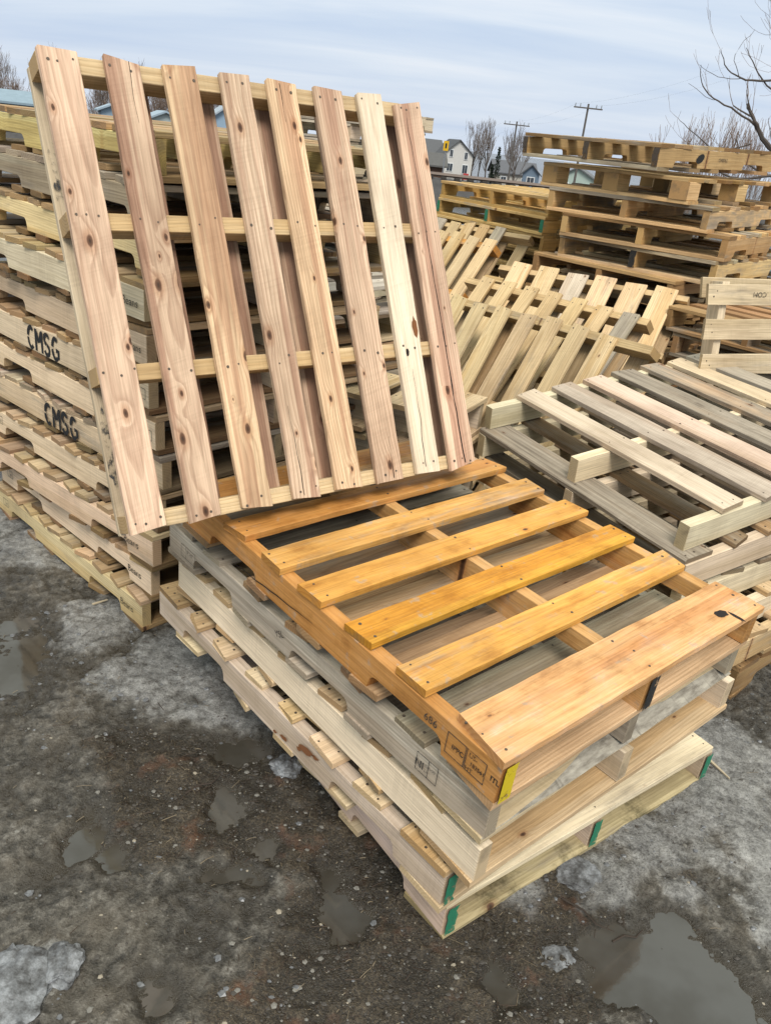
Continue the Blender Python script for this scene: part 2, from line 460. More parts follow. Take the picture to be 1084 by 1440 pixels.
# lettering -------------------------------------------------------------
def text_mesh(txt, size, mat, bold=0., shear=0., space=1.):
    cu = bpy.data.curves.new('lettering', 'FONT'); cu.body = txt; cu.size = size; cu.offset = bold; cu.shear = shear
    cu.space_character = space; cu.resolution_u = 3; cu.align_x = 'LEFT'
    o = bpy.data.objects.new('lettering_source', cu); COL.objects.link(o)
    bpy.context.view_layer.update()
    me = bpy.data.meshes.new_from_object(o.evaluated_get(bpy.context.evaluated_depsgraph_get()))
    bpy.data.objects.remove(o); bpy.data.curves.remove(cu)
    me.materials.clear(); me.materials.append(mat); me.name = 'lettering'
    return me

SIDE = Matrix(((-1, 0, 0), (0, 0, 1), (0, 1, 0))).to_4x4()      # text plane on a stringer's outer (left) face

def side_text(stringer, txt, y_from_near, zc, size, mat, L, sw=.036, bold=0., flip=False, name='lettering', space=1., tilt=0.):
    """text on the left face of a left stringer; y_from_near metres from the near end to the END of the text"""
    me = text_mesh(txt, size, mat, bold, 0, space)
    xs = [v.co.x for v in me.vertices]; wdt = max(xs)
    o = bpy.data.objects.new(name, me); link(o, stringer)
    M = SIDE.copy()
    if flip: M = M @ Matrix.Rotation(pi, 4, 'Z')
    M = M @ Matrix.Rotation(tilt, 4, 'Z')
    x0 = (y_from_near - L / 2) + wdt
    if flip: x0 = (y_from_near - L / 2)
    M.translation = Vector((x0, sw / 2 + .0014 + .0022, zc))
    o.matrix_local = M
    return o

def side_frame(stringer, y0, y1, z0, z1, L, mat, sw=.036, th=.0018, bars=()):
    mb = MB(); y = sw / 2 + .0014 + .0022
    def q(a, b, c, d): mb.add([(a, y, c), (b, y, c), (b, y, d), (a, y, d)], [(0, 1, 2, 3)])
    a, b = y0 - L / 2, y1 - L / 2
    q(a, b, z0, z0 + th); q(a, b, z1 - th, z1); q(a, a + th, z0 + th, z1 - th); q(b - th, b, z0 + th, z1 - th)
    for k in bars:
        xk = a + (b - a) * k; q(xk, xk + th, z0 + th, z1 - th)
    return mb.build('stamp_frame', mat, stringer)

def end_paint(stringer, L, H, T, mat, w=.6, side=0, name='paint_mark', near=True):
    """paint brushed on the near sawn end of a stringer"""
    mb = MB(); x = -L / 2 - .0045; ww = T * w / 2; rr = random.Random(int(L * 1000) + len(stringer.name))
    pts = []
    for k in range(6):
        z = -H / 2 + H * k / 5; j = rr.uniform(-.006, .004)
        pts.append((x, -ww + j + side, z)); pts.append((x, ww + j * .5 + side, z))
    mb.add(pts, [(2 * k, 2 * k + 1, 2 * k + 3, 2 * k + 2) for k in range(5)])
    return mb.build(name, mat, stringer)

R_ = radians
# ================================================================== STACK IN FRONT
GA = 'pallets stacked in the front pile'
g1, p1 = pallet('mossy pale pallet lying on the muddy ground at the bottom of the front pile',
    (.235, 1.262, .006), (R_(1.1), 0, R_(38.2)), L=47, Wd=41.3, bt=.0195, mb='pale', ms='pale', tb=(1.14, 1.09, 1.04), ts=(1.0, .94, .98), seg=16, seed=1, group=GA,
    bot_over={0: dict(m='mossy', wane=.012, t=(1.05, 1.0, 1.05))}, sh=.090)
for s in p1['str']: end_paint(s, 47 * IN, .09, .036, GREEN, .8)
P2TOP = [(0, 5.2), (8, 11.5), (14, 18), (20.8, 23.6), (26.6, 29.6), (32.2, 35.6), (38, 41), (43.2, 48)]
g2, p2 = pallet('pinkish pallet with reddish bark marks, second from the ground in the front pile',
    (.213, 1.226, .148), (R_(1.5), 0, R_(43.6)), L=52.5, Wd=38.5, top=[(a * 52.5 / 48, b * 52.5 / 48) for a, b in P2TOP], bt=.018, sw=.040,
    mb='pale', ms='pale', tb=(1.14, 1.05, .92), ts=(1.05, .97, 1.0), seg=14, seed=2, group=GA,
    notch=[(6.5, 16), (36.5, 46)], top_over={6: dict(rag=.009, m='pine'), 5: dict(rag=.004), 4: dict(t=(1.1, 1.05, .88)), 3: dict(t=(.95, .8, .6), rag=.005), 7: dict(t=(.92, .78, .62), m='pine'), 0: dict(t=(.98, .84, .70), m='pine')})
end_paint(p2['str'][0], 52.5 * IN, .089, .04, GREEN, .75)
# flaked bark on its side
mb = MB(); rr = random.Random(5)
for (x, z, a, b) in ((-.16, .012, .030, .010), (-.13, -.004, .012, .006), (-.20, .02, .014, .006), (-.06, -.02, .014, .007), (-.02, -.028, .01, .005)):
    K = 11; vs = []
    for k in range(K):
        q = 1 + rr.uniform(-.3, .3); vs.append((x + a * q * cos(2 * pi * k / K) , .0243, z + b * q * sin(2 * pi * k / K) - .3 * a * q * cos(2 * pi * k / K) * .5))
    mb = MB(); mb.add(vs, [tuple(range(K))]); mb.build('bark_flake', RED, p2['str'][0])
P3TOP = [(4.6, 9.2), (12, 15.5), (19, 22.5), (26, 29.5), (33, 36.5), (40, 43.5), (45.5, 50.5)]
g3, p3 = pallet('pallet with plain cream white stringers without notches, third from the ground in the front pile',
    (.265, 1.177, .293), (R_(1.4), 0, R_(42.5)), L=52, Wd=41.3, top=P3TOP, bot=[(0, 6.5), (12, 15.5), (21, 24.5), (30, 33.5), (39, 42.5), (47, 52)], bt=.0175, notch=None, sw=.038, sh=.092,
    mb='pine', ms='pale', tb=(1.1, 1.04, .95), ts=(1.15, 1.11, 1.10), seg=14, seed=3, group=GA,
    bot_over={0: dict(t=(1.05, 1.0, .88), holes=((.05, -.02, .09, .018, 2),)) if False else dict(t=(1.05, 1.0, .88))}, str_over={})
P4TOP = [(7.6, 11.4), (16, 19.5), (24, 27.5), (32.5, 36), (40.5, 44), (47, 52)]
g4, p4 = pallet('silvery grey pallet with a bark edged front board, right under the amber pallet',
    (.262, 1.160, .430), (R_(1.6), 0, R_(43.2)), L=52.5, Wd=40.2, top=P4TOP, bot=[(0, 5.8), (14, 17.5), (24, 27.5), (34, 37.5), (46, 52.5)], bt=.0175,
    mb='silver', ms='silver', tb=(1.0, .95, .88), ts=(1.02, .99, .95), seg=14, seed=4, group=GA, notch=[(17.5, 26.8), (38, 46.5)],
    bot_over={0: dict(wane=.040, t=(1.08, 1.04, .92), m='pale')},
    top_over={0: dict(m='silver', t=(.80, .72, .64)), 1: dict(m='pine', t=(.66, .58, .52)), 2: dict(m='brown', t=(1.45, 1.3, 1.2)), 3: dict(m='pine', t=(.72, .62, .56)), 4: dict(t=(1.0, .95, .9)), 5: dict(m='silver', t=(.9, .82, .75))})
L4 = 52.5 * IN
side_text(p4['str'][0], 'YSL', .70, -.010, .026, INKT, L4, name='scrawl', tilt=.5)
side_frame(p4['str'][0], .14, .205, -.018, .030, L4, INKT, bars=(.42,))
side_text(p4['str'][0], 'CA-00', .148, .008, .011, INKB, L4)
side_text(p4['str'][0], 'HT', .165, -.010, .011, INKB, L4)
side_text(p4['str'][0], 'NI', .182, -.006, .026, INKB, L4, bold=.0008)
side_frame(p4['str'][0], L4 - .17, L4 - .085, -.026, .016, L4, INKB, bars=(.65,))
side_text(p4['str'][0], 'IP HT', L4 - .155, -.005, .016, INKB, L4)
AO = [(b if i else b) for i, b in enumerate(TOP7)]
g5, p5 = pallet('bright amber orange pallet lying flat on top of the front pile',
    (.2605, 1.127, .558), (R_(3.15), R_(.1), R_(43.1)), L=48, Wd=39.8, bt=.0195, sh=.091, sw=.038,
    mb='amber', ms='amber', tb=(1, 1, 1), ts=(1, 1, 1), seg=22, seed=5, group=GA, var=.06, bmat='brown',
    bot=[(0, 5.5), (13.6, 17.1), (22.2, 25.8), (31, 34.5), (42.5, 48)],
    top_over={0: dict(t=(1.10, 1.16, 1.62), holes=((.36, -.026, .021, .014, 2), (.385, -.055, .006, .024, 2))),
              1: dict(t=(1.04, 1.02, .72)), 2: dict(t=(1.04, .97, .40), holes=()), 3: dict(t=(1.06, 1.02, .72)), 4: dict(t=(1.03, 1.03, .92)),
              5: dict(t=(1.04, 1.03, .95)), 6: dict(t=(.95, .95, .95))},
    bot_over={0: dict(m='pine', t=(1.12, .98, .88)), 1: dict(m='pine', t=(.70, .58, .50)), 2: dict(m='pine', t=(.78, .66, .56)), 3: dict(m='brown', t=(1.3, 1.2, 1.2)), 4: dict(m='brown', t=(1.2, 1.1, 1.0))},
    str_over={0: dict(t=(.84, .76, .70)), 1: dict(t=(.98, 1.06, 1.3)), 2: dict(t=(.98, 1.0, 1.15))})
L5 = 48 * IN
s0 = p5['str'][0]
side_frame(s0, .088, .140, -.026, .026, L5, INKB, bars=())
side_text(s0, 'IPPC', .092, -.006, .0165, INKT, L5, bold=.0003)
side_frame(s0, .034, .0865, -.026, .026, L5, INKB)
side_text(s0, 'US-', .058, .010, .015, INKT, L5)
side_text(s0, '183561', .037, -.007, .013, INKT, L5, bold=.0002)
side_text(s0, 'HT', .064, -.024, .015, INKT, L5)
side_text(s0, 'ITL', -.001, .000, .017, INKT, L5, bold=.0005)
side_text(s0, '686', .170, .006, .026, INKB, L5)
end_paint(s0, L5, .091, .038, YELLOW, .85)
end_paint(p5['str'][1], L5, .091, .038, BLACKP, .8)
mb = MB()                                                      # split running along the left side of the amber stringer
K = 24
for k in range(K):
    u0, u1 = k / K, (k + 1) / K
    def pt(u, s):
        x = -.02 + .36 * u; z = -.004 - .030 * u + .004 * noise.noise(Vector((x * 20, 3, 1)))
        return (x, .0226, z + s * (.0016 * sin(pi * u) + .0003))
    mb.add([pt(u0, -1), pt(u1, -1), pt(u1, 1), pt(u0, 1)], [(0, 1, 2, 3)])
mb.build('crack', HOLE, s0)

# ---- the pallet standing on its edge, leaning back on the left stack
sc = .9 * IN
lean = empty('wooden_pallet', (-.581, 1.621, .797), (R_(65.23), 0, R_(39.74)))
tag(lean, 'reddish cedar pallet standing on edge on the amber pallet, leaning on tall left stack', 'pallet')
FX = [(0, 3.85), (6.45, 10.1), (12.7, 16.4), (19.3, 22.9), (25.2, 29.0), (31.5, 35.5), (37.8, 41.7), (43.6, 48)]
ft = [(1.02, .91, .88), (.90, .81, .77), (1.03, .94, .80), (.96, .89, .85), (1.05, .94, .80), (.91, .82, .78), (1.16, 1.13, 1.14), (.99, .88, .85)]
fmk = ['cedar', 'cedar', 'cedar', 'cedar', 'cedar', 'cedar', 'pale', 'cedar']
ROWS = [(0, 1.75), (15.35, 17.1), (30.65, 32.4), (46.05, 47.8)]
BT = .017
for i, (a, b) in enumerate(FX):
    wd = (b - a) * sc; Lb = 48.0 * sc
    nl = []
    for (r0, r1) in ROWS:
        yc = ((r0 + r1) / 2 - 24) * sc
        k = 3 if i in (0, 7) else 2
        for q in range(k): nl.append((yc, (q - (k - 1) / 2) * wd * (.55 if k == 2 else .33)))
    me = board_mesh(Lb, wd, BT, 40 + i * 3.7, 26, nl, 0., RND.uniform(-.002, .002), .0022, split=(.50, -.535, .012, -.006, .006) if i == 7 else [None, (.40, .54, -.012, -.016, .0028), None, (-.30, -.54, .014, .010, .003), (.44, .54, .006, .010, .0024), (-.42, -.54, -.012, -.008, .0028), (-.24, -.53, .002, .010, .0034)][i],
                    holes=((-.12, -.03, .03, .010, 3), (-.19, .012, .012, .006, 2)) if i == 6 else (), mat=W[fmk[i]], rag=.0015)
    mesh_obj('deck_board', me, lean, ((a + b) / 2 * sc, 24 * sc + RND.uniform(-.004, .004), -BT / 2), (0, 0, pi / 2), ft[i])
for (r0, r1) in ROWS:
    me = stringer_mesh(48 * sc, (r1 - r0) * sc, .064, (), seed=r0 + 3, mat=W['pine'])
    # stringer_mesh is X long, Z high, Y thick -> here height along pallet Y, thickness along Z
    mesh_obj('stringer', me, lean, (24 * sc, (r0 + r1) / 2 * sc, -BT - .0015 - .032), (pi / 2, 0, 0), (1.08, 1.03, .93))
for i, (a, b) in enumerate([(0, 3.7), (8.4, 12), (16.2, 19.8), (25.2, 28.8), (33.8, 37.4), (43.4, 48)]):
    me = board_mesh(48 * sc, (b - a) * sc, BT, 140 + i * 5.1, 18, None, 0., 0., .002, mat=W['cedar' if i else 'pale'], rag=.0015)
    o = mesh_obj('back_board', me, lean, ((a + b) / 2 * sc, 24 * sc, -BT * 1.5 - .0665), (0, 0, pi / 2), (.80, .70, .66) if i else (1.02, 1.0, .98))
    if i == 0: first_back = o
# smudged ink on the far left back board
SMUDGE = ink_mat('smudged_ink', (.05, .052, .055), .56, 60.)
mb = MB(); rr = random.Random(3)
for (x, y, a, b) in ((.33, .030, .05, .009), (.26, .028, .03, .010), (.19, .030, .018, .008), (-.31, .028, .07, .012), (-.40, .024, .035, .016)):
    K = 14; vs = []
    for k in range(K):
        q = 1 + rr.uniform(-.35, .35); vs.append((x + a * q * cos(2 * pi * k / K), y + b * q * sin(2 * pi * k / K), BT / 2 + .0022))
    mb = MB(); mb.add(vs, [tuple(range(K))]); mb.build('ink_smudge', SMUDGE, first_back)

def stencil(stringer, y_end, h, mat, L, sw=.036, zc=0.):
    """CMSG sprayed through a stencil: broken strokes"""
    mb = MB(); y = sw / 2 + .0014 + .0022
    def arc(cx, cy, rx, ry, a0, a1, n=9): return [(cx + rx * cos(radians(a0 + (a1 - a0) * k / n)), cy + ry * sin(radians(a0 + (a1 - a0) * k / n))) for k in range(n + 1)]
    letters = [[arc(.3, .5, .25, .43, 48, 174), arc(.3, .5, .25, .43, 184, 312)],
               [[(.04, .04), (.04, .96)], [(.09, .86), (.28, .42)], [(.33, .46), (.50, .88)], [(.56, .96), (.56, .04)]],
               [arc(.28, .72, .2, .21, 15, 255), arc(.28, .28, .2, .21, 92, -165)],
               [arc(.3, .5, .25, .43, 50, 172), arc(.3, .5, .25, .43, 186, 310), [(.34, .45), (.54, .45), (.54, .13)]]]
    wdt = 4 * .66 * h; rr = random.Random(int(y_end * 1000)); lift = 0
    for q, lt in enumerate(letters):
        for st in lt:
            vs = []; n = len(st); lift += .00004
            for i in range(n):
                p0 = Vector(st[max(0, i - 1)]); p1 = Vector(st[min(n - 1, i + 1)]); dd = (p1 - p0).normalized(); nn = Vector((-dd.y, dd.x)) * .085 * rr.uniform(.85, 1.15)
                for sgn in (-1, 1):
                    p = Vector(st[i]) + nn * sgn
                    tx = (y_end + wdt) - (q * .70 + p.x) * h - L / 2
                    vs.append((tx, y + lift, zc + (p.y - .5) * h))
            mb.add(vs, [(2 * i, 2 * i + 1, 2 * i + 3, 2 * i + 2) for i in range(n - 1)])
    return mb.build('stencil_lettering', mat, stringer)

# ================================================================== TALL LEFT STACK
GB = 'pallets in the tall left stack'
BN = ['ground', 'second', 'third', 'fourth', 'fifth', 'sixth', 'seventh', 'eighth', 'ninth', 'tenth', 'eleventh', 'topmost']
bcorner = [(-.820, 2.356), (-.780, 2.355), (-.763, 2.318), (-.75, 2.345), (-.738, 2.356), (-.753, 2.356), (-.770, 2.356), (-.775, 2.356), (-.780, 2.356),
           (-.72, 2.352), (-.74, 2.356), (-.735, 2.356)]
blook = [('pine', (1.02, .98, .92), 'pine', (1.08, 1.04, .92)), ('pine', (.9, .86, .8), 'pale', (1.05, .98, .90)), ('pine', (.9, .86, .8), 'pale', (1.05, .98, .88)),
         ('pine', (.86, .8, .75), 'pale', (1.04, .97, .88)), ('cedar', (.8, .85, .85), 'pale', (1.04, .97, .86)), ('pine', (.8, .74, .68), 'pale', (1.08, 1.0, .92)),
         ('pine', (.9, .82, .75), 'pale', (1.06, .98, .90)), ('pine', (.82, .78, .7), 'pale', (1.08, 1.0, .90)), ('pine', (.9, .82, .74), 'pale', (1.06, 1.03, .95)),
         ('pine', (.92, .85, .74), 'pine', (1.08, 1.1, .95)), ('silver', (.95, .88, .8), 'silver', (1.05, .93, .83)), ('brown', (1.3, 1.3, 1.2), 'pine', (1.08, 1.08, .78))]
blabels = ['knotty stained pallet on the icy ground under the tall left stack',
 'pallet with the middle one of three Beans stamps, second from ground in tall left stack',
 'pallet with the upper of three low Beans stamps, below the leaning pallet',
 'notched pallet fourth from the ground in the tall left stack, under the lower CMSG one',
 'pallet with the lower of the two CMSG stencils in the tall left stack',
 'notched cream pallet between the two CMSG pallets in the tall left stack',
 'pallet with the upper of the two CMSG stencils in the tall left stack',
 'notched cream pallet right above the upper CMSG pallet in the tall left stack',
 'notched pallet two above the upper CMSG pallet in the tall left stack',
 'yellow pallet third from the top of the tall left stack',
 'pinkish grey pallet second from the top of the tall left stack',
 'yellow pallet lying topmost on the tall left stack']
bz = [0, .139, .277, .414, .550, .686, .823, .960, 1.097, 1.234, 1.371, 1.508]
for i in range(12):
    rr = random.Random(60 + i)
    mbk, tb, msk, ts = blook[i]
    top = [(0, 5)] + [(5.9 + k * 4.65, 5.9 + k * 4.65 + rr.uniform(2.9, 3.6)) for k in range(8)] + [(43, 48)]
    solid = i in (6, 4)
    g, p = pallet(blabels[i], (bcorner[i][0], bcorner[i][1], bz[i] + .002), (R_(rr.uniform(-.2, .5) + (.9 if i > 7 else 0)), R_(rr.uniform(-.3, .3)), R_(50 + rr.uniform(-1.9, 1.9))),
        L=48, Wd=40, top=top, bt=.0185, sh=.0935, mb=mbk, ms=msk, tb=tb, ts=ts, seg=6, seed=60 + i, group=GB, nails=False, var=.2, notch=None if solid else NOTCH, bmat='brown',  # bottom boards browner, shade of the gaps put into their colour
        bot=[(0, 5.5), (12, 15.5), (17, 20.5), (27, 30.5), (33, 36.5), (42.5, 48)])
    Lb = 48 * IN; s0 = p['str'][0]
    if i in (0, 1, 2): side_text(s0, 'Beans', .055 + .012 * i, -.010, .038, INKT, Lb, space=1.0)
    if i in (8, 7): side_text(s0, 'Beans', .03, -.012, .036, INKT, Lb)
    if i == 6: stencil(s0, .575, .088, INK, Lb)
    if i == 4: stencil(s0, .52, .088, INK, Lb)
    if i in (0, 1, 2, 3):
        y0 = 1.08 + .02 * (i % 3)
        side_frame(s0, y0, y0 + .05, -.004, .030, Lb, INKB, bars=(.5,)); side_text(s0, 'HT', y0 + .006, .004, .016, INKB, Lb)
    if i in (5, 6):
        side_frame(s0, .02, .055, -.02, .015, Lb, INKB)

# ================================================================== STACK BESIDE IT, seen through the leaning pallet
GH = 'pallets in the stack seen through the leaning pallet'
for i in range(8):
    rr = random.Random(200 + i)
    g, p = pallet(('grey brown pallet ' if i % 2 else 'pale brown pallet ') + ['on the ground', 'second from the ground', 'third from the ground', 'fourth from the ground', 'fifth from the ground', 'third from the top', 'second from the top', 'on the very top'][i] + ' of the stack hidden behind the cedar pallet',
        (-.38 + rr.uniform(-.03, .03), 3.33 + rr.uniform(-.03, .03), .137 * i), (R_(rr.uniform(-.3, .6)), 0, R_(51 + rr.uniform(-2, 2))),
        mb=['grey', 'brown', 'pine', 'silver'][i % 4], ms=['pine', 'grey'][i % 2], Wd=26, bt=.0185, sh=.0935, seg=4, fine=False, nails=False, seed=200 + i, group=GH, var=.2)
# broken short pallets stacked in the gap
GL = 'short broken pallets in the gap behind the front pile'
for i in range(5):
    rr = random.Random(230 + i)
    pallet('short broken pale pallet ' + ['at the bottom', 'second from the bottom', 'in the middle', 'second from the top', 'on top'][i] + ' of the small heap behind the front pile',
        (.205 + rr.uniform(-.02, .02), 2.79 + rr.uniform(-.015, .015), .02 + .153 * i), (R_(rr.uniform(-1, 1)), R_(rr.uniform(-1, 1)), R_(66 + rr.uniform(-3, 3))), L=20, Wd=15.5, top=[(0, 5.5), (6.2, 11.5), (14, 19)],
        bot=[(0, 5.5), (14, 19)], sx=[.1, .36], notch=None, mb='pine', ms='pale', tb=(1.12, 1.06, 1.0), bt=.019, sh=.11, seg=5, fine=False, seed=230 + i, group=GL)

# ================================================================== RIGHT HAND PILE WITH WHITE STRINGERS
GG = 'pallets in the pile at the right with white stringers'
PG = dict(notch=None, sw=.040, seg=12)
G1T = [(6.0, 10.3), (13.3, 17.9), (20.2, 24.7), (27.3, 32.0), (34.3, 38.7), (40.8, 45), (46, 50)]
g, p = pallet('pallet with three protruding white stringer ends on top of the right hand pile', (.347, 3.036, .690), (R_(6.0), R_(3.6), R_(-55.1)), L=50, Wd=40, top=G1T, bot=None,
    mb='grey', ms='pale', tb=(1.05, 1, .93), ts=(1.06, 1.06, 1.02), seed=301, group=GG, bt=.0185, sh=.090, var=.14,
    top_over={0: dict(m='pale', t=(.98, .90, .90)), 1: dict(m='silver', t=(.95, .90, .86)), 2: dict(m='pale', t=(.95, .88, .90)), 3: dict(m='grey', t=(.9, .86, .82)), 4: dict(m='grey', t=(1.25, 1.1, .95)), 5: dict(m='pale', t=(.92, .82, .75)), 6: dict(m='silver', t=(.95, .92, .88))}, **PG)
g, p = pallet('dark grey weathered pallet right under the white stringer ends of the right hand pile', (.335, 3.02, .577), (R_(4.6), R_(3.4), R_(-55.4)), L=49, Wd=41, bot=None,
    top=[(0, 5), (8.6, 12), (15.5, 18.6), (22, 26), (29.5, 33), (37, 40), (44, 49)], mb='grey', ms='pale', tb=(.8, .78, .76), ts=(1.05, 1.04, 1.0), seed=302, group=GG, bt=.0185, sh=.090,
    top_over={0: dict(m='grey', t=(.66, .64, .62), wane=.012), 1: dict(m='brown', t=(.8, .8, .8)), 2: dict(m='brown', t=(1.2, 1.15, 1.1)), 3: dict(m='grey', t=(1, .95, .85)), 6: dict(t=(.9, .9, .9))}, **PG)
for i, (z, rx, mbk, msk, ts, lab) in enumerate([(.455, 3.8, 'grey', 'pale', (1.06, 1.05, 1.0), 'white stringered pallet third from the top of the right hand pile, with dark weathered boards'),
                                      (.335, 3.2, 'pine', 'pale', (1.06, 1.05, 1.0), 'white stringered pallet fourth from the top of the right hand pile'),
                                      (.222, 2.2, 'pine', 'pine', (1.0, .97, .84), 'yellowish pallet second from the ground in the right hand pile')]):
    pallet(lab, (.36 + .02 * i, 3.02 - .02 * i, z), (R_(rx), R_(3.0 - .8 * i), R_(-55 + 1.5 * i)), L=49, Wd=[40.5, 41.5, 43][i], bot=None if i < 2 else BOT5,
           top=[(0.6, 4.6), (8.6, 12), (15.5, 18.6), (22, 26), (29.5, 33), (37, 40), (44, 49)], mb=mbk, ms=msk, ts=ts, tb=(.85, .8, .75) if i == 0 else (1, .93, .85), seed=303 + i, group=GG, bt=.018, sh=.092, **PG)
g, p = pallet('wet brown pallet with a white strap, on the ground under the right hand pile', (.52, 3.22, .004), (R_(.8), R_(.6), R_(-48.5)), L=48, Wd=46, mb='brown', ms='brown', ts=(1.05, .98, .86), tb=(1.1, 1.0, .85),
    top=[(0, 5.5), (6.2, 9.8), (10.6, 14), (15.5, 19), (22.25, 25.75), (29, 32.5), (35.75, 39.25), (42.5, 48)], seed=309, group=GG, bt=.022, sh=.10, seg=12)
gbundle = g

# ================================================================== ROW OF TILTED PALLETS IN THE MIDDLE
GD = 'pallets tipped over like dominoes in the middle'
cz = lambda t, f: tuple(c + f * (v - c) for c, v in zip((0, 0, 1.68), t))
def tipped(label, t, rot, n, pitch, wd, x0, xs0, xs1, blen, seed, mb='pine', tb=(1.05, 1.0, .9), rows=(39.0, 20, 2.0), stick=None, back=True, var=.12, wide=(), k=1., last=None):
    k = k * IN
    root = empty('wooden_pallet', t, tuple(R_(a) for a in rot)); tag(root, label, 'pallet', GD)
    rr = random.Random(seed)
    for i in range(n):
        w = (wd + (1.6 if i in wide else 0)) * k
        xc = (x0 + pitch * i + wd / 2) * k
        nl = [((r - 40 + blen / 2) * k, q * w * .28) for r in rows for q in (-1, 1)]
        me = board_mesh(blen * k, w, .017, seed * 7 + i, 8, nl, 0, rr.uniform(-.003, .003), .002, mat=W[(last if last and i == n - 1 else mb) if rr.random() < .85 else 'silver'], rag=.002)
        mesh_obj('deck_board', me, root, (xc, (40 - blen / 2) * k + rr.uniform(-.012, .012), -.0085), (0, 0, pi / 2 + rr.uniform(-.012, .012)), jit(tb, var, rr))
    for r in rows:
        me = stringer_mesh((xs1 - xs0) * k, .040, .085, (), seed=seed + r, mat=W[stick or 'pine'])
        mesh_obj('stringer', me, root, ((xs0 + xs1) / 2 * k, r * k, -.017 - .0435), (pi / 2, 0, 0), jit((1.0, .93, .78), .08, rr))
    if back:
        for i in range(5):
            me = board_mesh(blen * k, wd * k, .017, seed * 9 + i, 6, None, 0, 0, .002, mat=W['pine'])
            mesh_obj('back_board', me, root, ((xs0 + 4 + (xs1 - xs0 - 8) * i / 4) * k, (40 - blen / 2) * k, -.017 - .087 - .0085), (0, 0, pi / 2), jit((.85, .78, .68), .1, rr))
    return root

tipped('pale pallet tipped over nearest in the domino row, one broken stringer end sticking out', (-.137, 4.223, .072), (58.45, -1.8, -49.85), 7, 6.75, 4.0, .2, -1, 52, 42, 401, tb=(1.08, 1.03, .93))
tipped('pallet tipped over in the middle of the domino row, with a mouldy end board', cz((-.145, 4.857, .20), .95), (48.19, -.54, -43.89), 7, 6.75, 3.9, 7.0, 2, 54, 54, 402, tb=(1.06, 1.0, .85), rows=(38.6, 20, -8), k=.95, last='mossy')
tipped('pallet with wide boards tipped over behind the domino row, near the tall right stack', cz((.352, 5.283, .28), .92), (44.16, -.51, -30.21), 6, 8.0, 5.7, .2, -4, 49, 58, 403, tb=(1.12, 1.05, .95), rows=(38.2, 20, -10), k=.92)
tipped('narrow pallet with an orange stringer end, leaning left of the domino row', cz((-.254, 6.406, .276), .85), (52, -1, -47), 4, 6.75, 4.6, -.5, -2, 24.5, 58, 404, tb=(1.06, 1.0, .88), rows=(37.5, 20, -10), k=.85, stick='amber')
tipped('dark edged pallet leaning furthest back at the left of the domino row', cz((-.214, 7.659, .275), .85), (50, -1, -40.2), 5, 6.75, 4.6, -.5, -2, 42, 58, 405, mb='pine', tb=(1.0, .93, .8), rows=(38.4, 20, -10), k=.85)

# ================================================================== YELLOW STACK AT THE BACK
GC = 'pallets in the yellow stack at the back'
for i in range(10):
    rr = random.Random(500 + i)
    lab = ['on the ground', 'second from the ground', 'third from the ground', 'fourth from the ground', 'fifth from the ground', 'sixth from the ground', 'fourth from the top', 'third from the top', 'second from the top, with green ends,', 'on top'][i]
    g, p = pallet('yellow pallet ' + lab + ' of the back stack near the railway', (.15 + rr.uniform(-.05, .05), 7.43 + rr.uniform(-.04, .04), .136 * i + .055), (R_(rr.uniform(0, .8)), 0, R_(-51.5 + rr.uniform(-2, 2))), Wd=52, bt=.021, sh=.093,
        mb='pine', ms='pine', tb=(1.05, .92, .58), ts=(1.05, .88, .52), seg=2, fine=False, nails=False, seed=500 + i, group=GC)
    if i == 8:
        for s in p['str']: end_paint(s, 48 * IN, .089, .036, GREEN, 1.)

# ================================================================== TALL RIGHT STACK
GE = 'pallets in the tall right stack'
SCORCH = ink_mat('scorch', (.075, .055, .04), .44, 26.)
ek = 4.9 / 3.6
enear = {0: (1.245, 4.715, 1.675), 1: (1.437, 4.68, 1.525), 2: (1.566, 4.633, 1.393), 3: (1.684, 4.583, 1.261), 4: (1.656, 4.58, 1.128), 5: (1.46, 4.62, .995), 6: (1.43, 4.63, .86), 7: (1.37, 4.62, .725)}
elab = ['scorched grey pallet with a black spray spot, topmost on the tall right stack', 'pallet on square wooden blocks, second from the top of the tall right stack',
        'notched pallet third from the top of the tall right stack', 'notched pallet fourth from the top of the tall right stack', 'pallet with a black painted middle stringer, fifth from the top of the tall right stack',
        'brown pallet sixth from the top of the tall right stack', 'brown pallet with a square stamp, seventh from the top of the tall right stack', 'pallet on dark square blocks, eighth from the top of the tall right stack',
        'brown pallet ninth from the top of the tall right stack', 'brown pallet fourth from the ground in the tall right stack', 'brown pallet third from the ground in the tall right stack', 'brown pallet second from the ground in the tall right stack', 'brown pallet on the ground under the tall right stack']
